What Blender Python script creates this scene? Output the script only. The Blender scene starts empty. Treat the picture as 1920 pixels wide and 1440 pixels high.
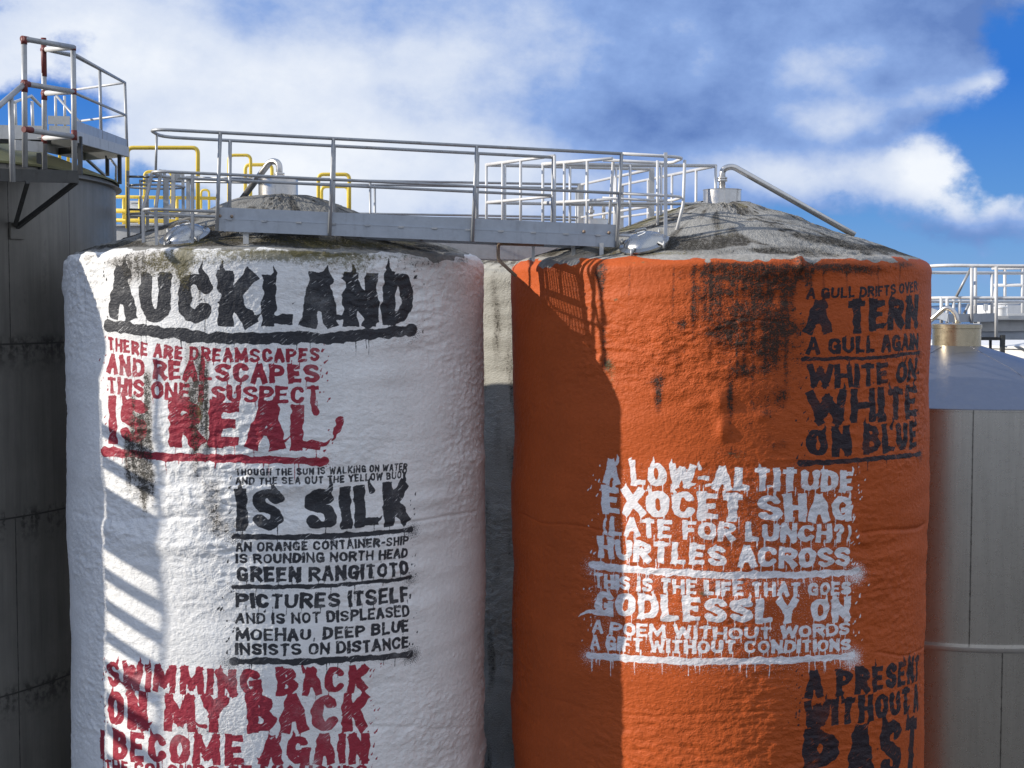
import bpy, math, random
import numpy as np
from mathutils import Vector, Matrix

# ------------------------------------------------------------------ camera, light, sky
E = 10.0                     # eye height above the yard
F = 2659.0                   # focal length in photo pixels (1920 wide)
PITCH = math.radians(3.16)
scene = bpy.context.scene
col = scene.collection
cam_d = bpy.data.cameras.new('camera')
cam = bpy.data.objects.new('camera', cam_d)
col.objects.link(cam)
cam_d.sensor_width = 36.0
cam_d.lens = 36.0 * F / 1920.0
cam_d.clip_start = 0.5
cam_d.clip_end = 60000
cam.location = (0, 0, E)
cam.rotation_euler = (math.pi / 2 - PITCH, 0, 0)
scene.camera = cam

SUN_AZ = math.radians(5.7)   # light travels towards +x and a little away from the camera
SUN_EL = math.radians(23.5)
trav = Vector((math.cos(SUN_AZ) * math.cos(SUN_EL), math.sin(SUN_AZ) * math.cos(SUN_EL), -math.sin(SUN_EL)))
sun_d = bpy.data.lights.new('sun', 'SUN')
sun_d.energy = 5.0
sun_d.angle = math.radians(0.4)
sun_d.color = (1.0, 0.93, 0.82)
sun = bpy.data.objects.new('sun', sun_d)
col.objects.link(sun)
sun.rotation_euler = trav.to_track_quat('-Z', 'Y').to_euler()
sun.location = (-20, -5, 30)

scene.view_settings.view_transform = 'Standard'
scene.view_settings.look = 'None'
scene.view_settings.exposure = 0.22
scene.view_settings.gamma = 1.0

def px_dir(px, py):
    """azimuth, elevation of a photo pixel"""
    xc = (px - 960) / F
    yc = (720 - py) / F
    d = Vector((xc, math.cos(PITCH) + yc * math.sin(PITCH), -math.sin(PITCH) + yc * math.cos(PITCH)))
    d.normalize()
    return math.atan2(d.x, d.y), math.asin(d.z)

class NT:
    """small helper for node graphs"""
    def __init__(self, tree):
        self.t = tree
        for n in list(tree.nodes):
            tree.nodes.remove(n)
    def n(self, typ, **kw):
        nd = self.t.nodes.new(typ)
        for k, v in kw.items():
            setattr(nd, k, v)
        return nd
    def link(self, a, b):
        self.t.links.new(a, b)
    def put(self, sock, v):
        if isinstance(v, bpy.types.NodeSocket):
            self.link(v, sock)
        else:
            sock.default_value = v
    def math(self, op, a, b=None, c=None, clamp=False):
        nd = self.n('ShaderNodeMath', operation=op, use_clamp=clamp)
        self.put(nd.inputs[0], a)
        if b is not None: self.put(nd.inputs[1], b)
        if c is not None: self.put(nd.inputs[2], c)
        return nd.outputs[0]
    def sstep(self, v, lo, hi, t0=0.0, t1=1.0):
        nd = self.n('ShaderNodeMapRange', interpolation_type='SMOOTHSTEP')
        self.put(nd.inputs[0], v)
        nd.inputs[1].default_value = lo; nd.inputs[2].default_value = hi
        nd.inputs[3].default_value = t0; nd.inputs[4].default_value = t1
        return nd.outputs[0]
    def mix(self, f, a, b, blend='MIX'):
        nd = self.n('ShaderNodeMix', data_type='RGBA', blend_type=blend)
        self.put(nd.inputs[0], f)
        for s, v in ((nd.inputs[6], a), (nd.inputs[7], b)):
            if isinstance(v, tuple) and len(v) == 3: v = v + (1.0,)
            self.put(s, v)
        return nd.outputs[2]
    def noise(self, vec, scale, detail=3.0, rough=0.55, dist=0.0):
        nd = self.n('ShaderNodeTexNoise')
        if vec is not None: self.link(vec, nd.inputs['Vector'])
        nd.inputs['Scale'].default_value = scale
        nd.inputs['Detail'].default_value = detail
        nd.inputs['Roughness'].default_value = rough
        nd.inputs['Distortion'].default_value = dist
        return nd.outputs['Fac']
    def mapping(self, vec, loc=(0, 0, 0), rot=(0, 0, 0), scale=(1, 1, 1)):
        nd = self.n('ShaderNodeMapping')
        self.link(vec, nd.inputs['Vector'])
        nd.inputs['Location'].default_value = loc
        nd.inputs['Rotation'].default_value = rot
        nd.inputs['Scale'].default_value = scale
        return nd.outputs['Vector']

def build_world():
    w = bpy.data.worlds.new('World')
    scene.world = w
    w.use_nodes = True
    t = NT(w.node_tree)
    out = t.n('ShaderNodeOutputWorld')
    bg = t.n('ShaderNodeBackground')
    t.link(bg.outputs[0], out.inputs[0])
    sky = t.n('ShaderNodeTexSky', sky_type='NISHITA')
    sky.sun_disc = False
    sky.sun_elevation = SUN_EL
    sky.sun_rotation = math.atan2(-trav.x, -trav.y)
    sky.altitude = 10; sky.air_density = 1.0; sky.dust_density = 0.6; sky.ozone_density = 1.5
    tc = t.n('ShaderNodeTexCoord')
    sep = t.n('ShaderNodeSeparateXYZ'); t.link(tc.outputs['Generated'], sep.inputs[0])
    az = t.math('ARCTAN2', sep.outputs[0], sep.outputs[1])
    el = t.math('ARCSINE', sep.outputs[2])
    comb = t.n('ShaderNodeCombineXYZ'); t.link(az, comb.inputs[0]); t.link(el, comb.inputs[1])
    v = comb.outputs[0]
    # warp the coordinates a little so that no cloud has a drawn outline
    nw = t.n('ShaderNodeTexNoise'); t.link(v, nw.inputs['Vector'])
    nw.inputs['Scale'].default_value = 9.0; nw.inputs['Detail'].default_value = 5.0
    vs = t.n('ShaderNodeVectorMath', operation='SUBTRACT'); t.link(nw.outputs['Color'], vs.inputs[0]); vs.inputs[1].default_value = (.5, .5, .5)
    vm = t.n('ShaderNodeVectorMath', operation='MULTIPLY_ADD'); t.link(vs.outputs[0], vm.inputs[0]); vm.inputs[1].default_value = (.10, .06, 0); t.link(v, vm.inputs[2])
    wv = vm.outputs[0]
    def field(blobs, base):
        acc = None
        for (px, py, sx, sy, wgt) in blobs:
            a0, e0 = px_dir(px, py)
            kx, ky = F / sx, F / sy
            m = t.mapping(wv, (-a0 * kx, -e0 * ky, 0), (0, 0, 0), (kx, ky, 1))
            g = t.n('ShaderNodeTexGradient', gradient_type='SPHERICAL'); t.link(m, g.inputs[0])
            s = t.sstep(g.outputs['Fac'], 0.0, 0.9, 0.0, wgt)
            acc = s if acc is None else t.math('ADD', acc, s)
        return t.math('ADD', acc, base)
    cover = field([
        (480, 170, 760, 380, .85), (150, 30, 340, 130, .25), (30, 130, 160, 120, .15), (110, 75, 120, 60, -.30), (180, 115, 130, 70, -.35), (235, 60, 90, 80, -.35),
        (20, 240, 200, 130, -.55), (110, 190, 140, 80, -.40), (280, 360, 320, 110, -.35),
        (1100, 130, 1000, 380, 1.0), (1600, 80, 620, 240, .6), (1500, 240, 460, 130, .34),
        (1480, 335, 520, 80, .34), (1760, 312, 150, 75, .34), (1640, 300, 130, 45, -.3), (1880, 330, 120, 60, -.3), (1850, 375, 200, 70, .30), (1790, 420, 240, 70, .40),
        (1960, 210, 300, 260, -.55), (1900, 90, 170, 90, -.25), (1740, 262, 220, 60, -.25), (1840, 165, 60, 40, .10),
        (800, 400, 620, 120, .34), (1060, 330, 190, 80, .25), (1500, 455, 520, 60, -.5), (760, 340, 200, 45, -.3), (1000, 330, 160, 40, -.25),
    ], 0.34)
    n1 = t.noise(t.mapping(v, (3.1, 1.7, 0), (0, 0, 0), (1, 1.45, 1)), 8.0, 9.0, 0.56)
    n2 = t.noise(t.mapping(v, (7.3, 4.2, 2.0), (0, 0, 0.3), (1, 1.3, 1)), 24.0, 11.0, 0.62)
    nn = t.math('ADD', t.math('MULTIPLY', t.math('SUBTRACT', n1, .5), .9), t.math('MULTIPLY', t.math('SUBTRACT', n2, .5), 1.0))
    # away from the view the sky is mostly bright broken cloud
    away = t.math('MAXIMUM', t.math('MAXIMUM', t.sstep(az, .45, .9), t.sstep(t.math('MULTIPLY', az, -1.0), 2.2, 2.8)), t.sstep(el, .30, .7, 0, .6))
    cover = t.math('ADD', cover, t.math('MULTIPLY', away, .46))
    mask = t.sstep(t.math('ADD', cover, nn), 0.36, 0.80)
    light = field([
        (330, 230, 640, 460, .38), (90, 70, 400, 260, .28), (640, 200, 620, 330, .30), (800, 360, 560, 200, .30), (960, 60, 420, 220, .18),
        (1500, 330, 440, 70, .40), (1760, 315, 140, 80, .60), (1850, 370, 160, 60, .42), (1570, 215, 160, 60, .34), (1590, 120, 220, 70, .22), (1840, 165, 80, 45, .25), (1760, 190, 130, 40, .25),
        (640, 50, 300, 110, -.14), (540, 230, 180, 110, -.10), (1200, 230, 420, 140, -.06), (1750, 30, 420, 130, -.06), (420, 60, 260, 100, -.12), (330, 330, 260, 90, -.08), (1830, 430, 220, 50, -.15),
    ], 0.19)
    nl = t.math('ADD', t.math('MULTIPLY', t.math('SUBTRACT', n1, .5), .75), t.math('MULTIPLY', t.math('SUBTRACT', n2, .5), .5))
    lf = t.math('ADD', t.math('ADD', light, t.math('MULTIPLY', away, .50)), nl, clamp=True)
    ramp = t.n('ShaderNodeValToRGB'); t.link(lf, ramp.inputs[0])
    cr = ramp.color_ramp
    cr.elements[0].position = 0.0; cr.elements[0].color = (1.25, 2.25, 5.2, 1)
    cr.elements[1].position = 1.0; cr.elements[1].color = (8.8, 9.2, 9.8, 1)
    e1 = cr.elements.new(.30); e1.color = (2.6, 4.0, 7.4, 1)
    e2 = cr.elements.new(.62); e2.color = (6.4, 7.2, 8.8, 1)
    rs = t.n('ShaderNodeValToRGB'); t.link(t.math('MULTIPLY', el, 2.0, clamp=True), rs.inputs[0])
    q = rs.color_ramp
    q.elements[0].position = 0.0; q.elements[0].color = (2.1, 4.2, 7.4, 1)
    q.elements[1].position = 1.0; q.elements[1].color = (.9, 2.0, 4.6, 1)
    k1 = q.elements.new(.13); k1.color = (.95, 3.0, 7.0, 1)
    k2 = q.elements.new(.30); k2.color = (.18, 1.75, 6.6, 1)
    tint = t.mix(.92, sky.outputs[0], rs.outputs[0])
    both = t.mix(mask, tint, ramp.outputs[0])
    t.link(both, bg.inputs[0])
    bg.inputs[1].default_value = 0.088
build_world()

# ------------------------------------------------------------------ helpers
def pt(px, py, Y):
    """the world point seen at a photo pixel, at depth Y"""
    xc = (px - 960) / F
    yc = (720 - py) / F
    dy = math.cos(PITCH) + yc * math.sin(PITCH)
    dz = -math.sin(PITCH) + yc * math.cos(PITCH)
    k = Y / dy
    return Vector((xc * k, Y, E + dz * k))

def tag(o, label=None, cat=None, group=None, kind=None):
    if label: o['label'] = label
    if cat: o['category'] = cat
    if group: o['group'] = group
    if kind: o['kind'] = kind
    return o

def empty(name, loc, label, cat, group=None):
    o = bpy.data.objects.new(name, None)
    col.objects.link(o)
    o.location = loc
    o.empty_display_size = 0.2
    return tag(o, label, cat, group)

def place(o, parent):
    """parent o keeping its world-space mesh coordinates"""
    if parent is not None:
        o.parent = parent
        p = parent
        off = Vector((0, 0, 0))
        while p is not None:
            off += Vector(p.location); p = p.parent
        o.location = -off

class MB:
    def __init__(self):
        self.v = []; self.f = []; self.sm = []
    def add(self, vs, fs, smooth=False):
        b = len(self.v)
        self.v += [tuple(p) for p in vs]
        for f in fs:
            self.f.append(tuple(i + b for i in f)); self.sm.append(smooth)
    def box(self, c, size, rot=None):
        c = Vector(c); hx, hy, hz = size[0] / 2, size[1] / 2, size[2] / 2
        vs = [Vector((x, y, z)) for z in (-hz, hz) for (x, y) in ((-hx, -hy), (hx, -hy), (hx, hy), (-hx, hy))]
        if rot is not None: vs = [rot @ p for p in vs]
        self.add([c + p for p in vs], [(3, 2, 1, 0), (4, 5, 6, 7), (0, 1, 5, 4), (1, 2, 6, 5), (2, 3, 7, 6), (3, 0, 4, 7)])
    def bar(self, a, b, w, h, up=Vector((0, 0, 1))):
        """rectangular bar from a to b; w sideways, h along up"""
        a = Vector(a); b = Vector(b)
        d = (b - a).normalized()
        s = d.cross(up)
        if s.length < 1e-4: s = d.cross(Vector((0, 1, 0)))
        s.normalize(); u = s.cross(d)
        vs = []
        for p in (a, b):
            for (i, j) in ((-1, -1), (1, -1), (1, 1), (-1, 1)):
                vs.append(p + s * (i * w / 2) + u * (j * h / 2))
        self.add(vs, [(3, 2, 1, 0), (4, 5, 6, 7), (0, 1, 5, 4), (1, 2, 6, 5), (2, 3, 7, 6), (3, 0, 4, 7)])
    def tube(self, pts, r, n=10, caps=True):
        pts = [Vector(p) for p in pts]
        rings = []
        prev = None
        for i, p in enumerate(pts):
            if i == 0: d = (pts[1] - p)
            elif i == len(pts) - 1: d = (p - pts[i - 1])
            else: d = (pts[i + 1] - p).normalized() + (p - pts[i - 1]).normalized()
            d.normalize()
            if prev is None:
                ref = Vector((0, 0, 1)) if abs(d.z) < .9 else Vector((1, 0, 0))
                s = d.cross(ref).normalized()
            else:
                s = (prev - d * prev.dot(d)).normalized()
            prev = s
            u = d.cross(s)
            rr = r
            if 0 < i < len(pts) - 1:
                c = max(.5, d.dot((pts[i + 1] - p).normalized()))
                rr = r / math.sqrt(c)
            rings.append([p + (s * math.cos(2 * math.pi * k / n) + u * math.sin(2 * math.pi * k / n)) * rr for k in range(n)])
        vs = [q for ring in rings for q in ring]
        fs = []
        for i in range(len(rings) - 1):
            for k in range(n):
                a = i * n + k; b = i * n + (k + 1) % n
                fs.append((b, a, a + n, b + n))
        self.add(vs, fs, True)
        if caps:
            b0 = len(self.v) - len(vs)
            self.f.append(tuple(b0 + k for k in range(n))); self.sm.append(False)
            e0 = b0 + (len(rings) - 1) * n
            self.f.append(tuple(e0 + k for k in reversed(range(n)))); self.sm.append(False)
    def lathe(self, prof, c, n=48, rot=None, smooth=True, closed=False):
        c = Vector(c); vs = []; fs = []
        for (r, z) in prof:
            for k in range(n):
                a = 2 * math.pi * k / n
                p = Vector((r * math.sin(a), -r * math.cos(a), z))
                if rot is not None: p = rot @ p
                vs.append(c + p)
        for i in range(len(prof) - 1):
            for k in range(n):
                a = i * n + k; b = i * n + (k + 1) % n
                fs.append((a, b, b + n, a + n))
        self.add(vs, fs, smooth)
    def prism(self, poly, d):
        """extrude a planar polygon by vector d"""
        n = len(poly); d = Vector(d)
        vs = [Vector(p) for p in poly] + [Vector(p) + d for p in poly]
        fs = [tuple(reversed(range(n))), tuple(range(n, 2 * n))]
        fs += [(i, (i + 1) % n, n + (i + 1) % n, n + i) for i in range(n)]
        self.add(vs, fs)
    def build(self, name, material, parent=None, recalc=False):
        me = bpy.data.meshes.new(name)
        me.from_pydata(self.v, [], self.f)
        me.polygons.foreach_set('use_smooth', self.sm)
        me.materials.append(material)
        me.update()
        o = bpy.data.objects.new(name, me)
        col.objects.link(o)
        place(o, parent)
        return o

def smooth_by_angle(o, deg=35):
    me = o.data
    ang = math.radians(deg)
    import bmesh
    bm = bmesh.new(); bm.from_mesh(me)
    for f in bm.faces: f.smooth = True
    for e in bm.edges:
        if len(e.link_faces) == 2 and e.calc_face_angle(0) > ang: e.smooth = False
    bm.to_mesh(me); bm.free()

def tube_obj(name, pts, r, m, parent, n=10):
    b = MB(); b.tube(pts, r, n); return b.build(name, m, parent)
def bar_obj(name, a, b_, w, h, m, parent, up=Vector((0, 0, 1))):
    b = MB(); b.bar(a, b_, w, h, up); return b.build(name, m, parent)

def bend(pts, r, seg=6):
    """round the inner corners of a polyline"""
    pts = [Vector(p) for p in pts]
    out = [pts[0]]
    for i in range(1, len(pts) - 1):
        p = pts[i]
        a = (pts[i - 1] - p); b = (pts[i + 1] - p)
        rr = min(r, a.length * .49, b.length * .49)
        p0 = p + a.normalized() * rr; p1 = p + b.normalized() * rr
        for k in range(seg + 1):
            t = k / seg
            out.append(p0 * (1 - t) ** 2 + p * 2 * t * (1 - t) + p1 * t * t)
    out.append(pts[-1])
    return out

# ------------------------------------------------------------------ plain materials
def metal_mat(name, base, metallic=.6, rough=.45, var=.25, stain=(.2, .16, .12), stain_amt=.25, scale=(6, 6, 6), bump=.02, streak=True):
    m = bpy.data.materials.new(name); m.use_nodes = True
    t = NT(m.node_tree)
    out = t.n('ShaderNodeOutputMaterial'); bs = t.n('ShaderNodeBsdfPrincipled')
    t.link(bs.outputs[0], out.inputs[0])
    tc = t.n('ShaderNodeTexCoord')
    v = t.mapping(tc.outputs['Object'], (0, 0, 0), (0, 0, 0), scale)
    n1 = t.noise(v, 1.0, 6.0, .6)
    n2 = t.noise(tc.outputs['Object'], 14.0, 5.0, .65)
    k = t.math('ADD', t.math('MULTIPLY', t.math('SUBTRACT', n1, .5), var * 2), 1.0)
    bcol = t.mix(1.0, base, (1, 1, 1), 'MULTIPLY')
    hs = t.n('ShaderNodeHueSaturation'); t.link(bcol, hs.inputs['Color']); t.link(k, hs.inputs['Value'])
    c = hs.outputs[0]
    if stain_amt > 0:
        vv = t.mapping(tc.outputs['Object'], (5, 2, 1), (0, 0, 0), (7, 7, .7) if streak else (3, 3, 3))
        n3 = t.noise(vv, 1.0, 7.0, .65)
        sm = t.sstep(t.math('ADD', t.math('MULTIPLY', n3, .75), t.math('MULTIPLY', n2, .25)), .50, .72, 0, stain_amt)
        c = t.mix(sm, c, stain)
    t.link(c, bs.inputs['Base Color'])
    bs.inputs['Metallic'].default_value = metallic
    r = t.math('ADD', t.math('MULTIPLY', t.math('SUBTRACT', n2, .5), .3), rough)
    t.link(r, bs.inputs['Roughness'])
    if bump > 0:
        bp = t.n('ShaderNodeBump'); bp.inputs['Distance'].default_value = .004; bp.inputs['Strength'].default_value = bump * 10
        t.link(n2, bp.inputs['Height']); t.link(bp.outputs[0], bs.inputs['Normal'])
    return m

M = {}
M['galv'] = metal_mat('galvanised_steel', (.38, .39, .40), .4, .5, .22, (.16, .13, .10), .45)
M['beam'] = metal_mat('galvanised_plate', (.40, .43, .47), .45, .48, .18, (.20, .20, .21), .5)
M['pale'] = metal_mat('pale_rail_paint', (.62, .62, .62), .1, .45, .1, (.3, .24, .18), .3)
M['stain'] = metal_mat('stainless_steel', (.62, .60, .57), .95, .33, .12, (.40, .36, .30), .35)
M['lid'] = metal_mat('polished_stainless', (.48, .48, .47), 1.0, .28, .05, (.3, .24, .18), .25, bump=.0)
M['yellow'] = metal_mat('yellow_paint', (.78, .56, .07), .0, .4, .1, (.4, .25, .04), .3)
M['red'] = metal_mat('red_primer', (.15, .028, .024), .0, .55, .2, (.2, .03, .02), .4)
M['dark'] = metal_mat('dark_weathered_steel', (.075, .075, .072), .3, .6, .3, (.03, .025, .02), .6)
M['olive'] = metal_mat('olive_roof_paint', (.17, .165, .07), .0, .6, .15, (.08, .08, .04), .4)
M['white'] = metal_mat('white_gloss_paint', (.75, .75, .74), .0, .4, .08, (.4, .36, .3), .25)
M['brass'] = metal_mat('tarnished_stainless', (.50, .42, .29), .9, .3, .2, (.2, .16, .1), .5)
M['rust'] = metal_mat('rusty_pipe', (.30, .22, .16), .3, .6, .3, (.14, .07, .03), .7)
M['toewhite'] = metal_mat('weathered_aluminium', (.5, .5, .49), .3, .5, .15, (.2, .19, .17), .4)

def shell_mat(name, base, rough=.45, metallic=.3, seam=None, ring=(), dark=(.03, .028, .025), C=(0, 0), seam_w=.012, streak_amt=.5, var=1.1):
    """tall weathered tank shell: vertical streaks and grimy weld lines"""
    m = bpy.data.materials.new(name); m.use_nodes = True
    t = NT(m.node_tree)
    out = t.n('ShaderNodeOutputMaterial'); bs = t.n('ShaderNodeBsdfPrincipled')
    t.link(bs.outputs[0], out.inputs[0])
    at = t.n('ShaderNodeAttribute', attribute_name='surf')
    sep = t.n('ShaderNodeSeparateXYZ'); t.link(at.outputs['Vector'], sep.inputs[0])
    u, z = sep.outputs[0], sep.outputs[1]
    vst = t.mapping(at.outputs['Vector'], (0, 0, 0), (0, 0, 0), (5.0, .35, 1))
    n1 = t.noise(vst, 1.0, 8.0, .65)
    vfine = t.mapping(at.outputs['Vector'], (3, 0, 0), (0, 0, 0), (40.0, .8, 1))
    n2 = t.noise(vfine, 1.0, 4.0, .6)
    nb = t.noise(at.outputs['Vector'], 1.1, 6.0, .6)
    nf = t.noise(at.outputs['Vector'], 9.0, 6.0, .65)
    val = t.math('ADD', t.math('MULTIPLY', t.math('SUBTRACT', n1, .5), var),
                 t.math('ADD', t.math('MULTIPLY', t.math('SUBTRACT', n2, .5), .25), t.math('ADD', t.math('MULTIPLY', t.math('SUBTRACT', nb, .5), .5 * var), 1.0)))
    hs = t.n('ShaderNodeHueSaturation'); hs.inputs['Color'].default_value = base + (1,); t.link(val, hs.inputs['Value'])
    c = hs.outputs[0]
    st = t.sstep(t.math('ADD', t.math('MULTIPLY', n1, .7), t.math('MULTIPLY', nf, .3)), .54, .74, 0, streak_amt)
    c = t.mix(st, c, tuple(x * .45 for x in base))
    acc = None
    if seam:
        for (us, z0, z1) in seam:
            d = t.math('ABSOLUTE', t.math('SUBTRACT', u, us))
            g = t.sstep(t.math('ADD', d, t.math('MULTIPLY', t.math('SUBTRACT', nf, .5), .02)), seam_w * .3, seam_w, 1, 0)
            inz = t.math('MULTIPLY', t.math('GREATER_THAN', z, z0), t.math('LESS_THAN', z, z1))
            g = t.math('MULTIPLY', g, inz)
            acc = g if acc is None else t.math('MAXIMUM', acc, g)
    for zr in ring:
        # weld ring with grime running down from it
        d = t.math('SUBTRACT', zr, z)
        line = t.sstep(t.math('ABSOLUTE', d), .006, .02, 1, 0)
        drip = t.math('MULTIPLY', t.sstep(d, 0, .55, 1, 0), t.math('GREATER_THAN', d, -.02))
        up = t.math('MULTIPLY', t.sstep(d, -.2, 0, 0, 1), t.math('LESS_THAN', d, 0.0))
        gr = t.math('MULTIPLY', t.math('MAXIMUM', drip, up), t.sstep(t.math('ADD', t.math('MULTIPLY', n1, .55), t.math('MULTIPLY', nf, .45)), .45, .58))
        g = t.math('MAXIMUM', line, gr)
        acc = g if acc is None else t.math('MAXIMUM', acc, g)
    if acc is not None:
        c = t.mix(t.math('MULTIPLY', acc, .85), c, dark)
    t.link(c, bs.inputs['Base Color'])
    bs.inputs['Metallic'].default_value = metallic
    t.link(t.math('ADD', t.math('MULTIPLY', t.math('SUBTRACT', nf, .5), .25 * var), rough), bs.inputs['Roughness'])
    bp = t.n('ShaderNodeBump'); bp.inputs['Distance'].default_value = .01; bp.inputs['Strength'].default_value = .2 * var
    t.link(t.math('ADD', nb, t.math('MULTIPLY', nf, .1)), bp.inputs['Height']); t.link(bp.outputs[0], bs.inputs['Normal'])
    return m

# ------------------------------------------------------------------ numeric surface fields
def fft_noise(shape, cell, length, seed):
    """smooth unit-variance noise, periodic; shape (rows, cols), cell (m), correlation length (z, u)"""
    rng = np.random.default_rng(seed)
    a = rng.standard_normal(shape)
    kz = np.fft.fftfreq(shape[0], cell)[:, None] * 2 * np.pi
    ku = np.fft.rfftfreq(shape[1], cell)[None, :] * 2 * np.pi
    flt = np.exp(-((kz * length[0]) ** 2 + (ku * length[1]) ** 2) / 4)
    b = np.fft.irfft2(np.fft.rfft2(a) * flt, s=shape)
    b -= b.mean()
    return (b / b.std()).astype(np.float32)

def bilin(img, r, c):
    """sample img (rows, cols) at fractional rows r[:,None] and periodic cols c[None,:]"""
    n0, n1 = img.shape
    r = np.clip(r, 0, n0 - 1.001); c = np.mod(c, n1)
    r0 = r.astype(int); fr = (r - r0)[:, None]
    c0 = c.astype(int); fc = (c - c0)[None, :]
    c1 = (c0 + 1) % n1
    A = img[r0][:, c0]; B = img[r0][:, c1]; Cc = img[r0 + 1][:, c0]; D = img[r0 + 1][:, c1]
    return (A * (1 - fc) + B * fc) * (1 - fr) + (Cc * (1 - fc) + D * fc) * fr

# ------------------------------------------------------------------ painted lettering: brush strokes as distance fields
def arc(cx, cy, rx, ry, a0, a1, n=7):
    return [(cx + rx * math.cos(math.radians(a0 + (a1 - a0) * i / n)), cy + ry * math.sin(math.radians(a0 + (a1 - a0) * i / n))) for i in range(n + 1)]
O_ = arc(.5, .62, .5, .38, 0, 180, 8) + arc(.5, .38, .5, .38, 180, 360, 8) + [(1, .62)]
GLYPH = {
    'A': [[(0, 0), (.42, 1)], [(.58, 1), (1, 0)], [(.15, .32), (.85, .32)]],
    'B': [[(0, 0), (0, 1)], [(0, 1)] + arc(.45, .77, .45, .23, 90, -90) + [(0, .54)], [(0, .52)] + arc(.5, .27, .5, .27, 90, -90) + [(0, 0)]],
    'C': [arc(.5, .65, .5, .35, 22, 180, 7) + arc(.5, .35, .5, .35, 180, 338, 7)],
    'D': [[(0, 0), (0, 1)], [(0, 1)] + arc(.45, .58, .55, .42, 90, 0, 5) + arc(.45, .42, .55, .42, 0, -90, 5) + [(0, 0)]],
    'E': [[(0, 0), (0, 1)], [(0, 1), (1, 1)], [(0, .52), (.82, .52)], [(0, 0), (1, 0)]],
    'F': [[(0, 0), (0, 1)], [(0, 1), (1, 1)], [(0, .5), (.8, .5)]],
    'G': [arc(.5, .65, .5, .35, 30, 180, 7) + arc(.5, .35, .5, .35, 180, 345, 7), [(1, .02), (1, .42)], [(.58, .42), (1, .42)]],
    'H': [[(0, 0), (0, 1)], [(1, 0), (1, 1)], [(0, .5), (1, .5)]],
    'I': [[(.5, 0), (.5, 1)]],
    'J': [[(1, 1), (1, .3)] + arc(.5, .3, .5, .3, 0, -170, 6)],
    'K': [[(0, 0), (0, 1)], [(.08, .42), (1, 1)], [(.3, .58), (1, 0)]],
    'L': [[(0, 0), (0, 1)], [(0, 0), (1, 0)]],
    'M': [[(0, 0), (.06, 1)], [(.06, 1), (.5, .2)], [(.5, .2), (.94, 1)], [(.94, 1), (1, 0)]],
    'N': [[(0, 0), (0, 1)], [(0, 1), (1, 0)], [(1, 0), (1, 1)]],
    'O': [O_],
    'P': [[(0, 0), (0, 1)], [(0, 1)] + arc(.45, .73, .55, .27, 90, -90) + [(0, .46)]],
    'R': [[(0, 0), (0, 1)], [(0, 1)] + arc(.45, .75, .55, .25, 90, -90) + [(0, .5)], [(.45, .48), (1, 0)]],
    'S': [arc(.5, .76, .5, .24, 20, 180, 6) + [(.12, .60), (.5, .5), (.88, .40)] + arc(.5, .24, .5, .24, 0, -160, 6)],
    'T': [[(.5, 0), (.5, 1)], [(0, 1), (1, 1)]],
    'U': [[(0, 1), (0, .36)] + arc(.5, .36, .5, .36, 180, 360, 8) + [(1, 1)]],
    'V': [[(0, 1), (.5, 0)], [(.5, 0), (1, 1)]],
    'W': [[(0, 1), (.22, 0)], [(.22, 0), (.5, .8)], [(.5, .8), (.78, 0)], [(.78, 0), (1, 1)]],
    'X': [[(0, 0), (1, 1)], [(0, 1), (1, 0)]],
    'Y': [[(0, 1), (.5, .45)], [(1, 1), (.5, .45)], [(.5, .5), (.5, 0)]],
    '-': [[(.05, .42), (.95, .42)]],
    ',': [[(.6, .06), (.3, -.2)]],
    '.': [[(.5, 0), (.5, .06)]],
    '(': [arc(1.1, .5, .9, .62, 125, 235, 6)],
    ')': [arc(-.1, .5, .9, .62, 55, -55, 6)],
    '?': [arc(.5, .74, .45, .26, 170, -60, 6) + [(.5, .4), (.5, .3)], [(.5, 0), (.5, .05)]],
}
WID = {'I': .30, 'M': 1.28, 'W': 1.35, '-': .62, ',': .3, '.': .3, '(': .42, ')': .42, '?': .8, ' ': .38, 'L': .85, 'E': .88, 'F': .85, 'T': .92, 'J': .8}

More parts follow.
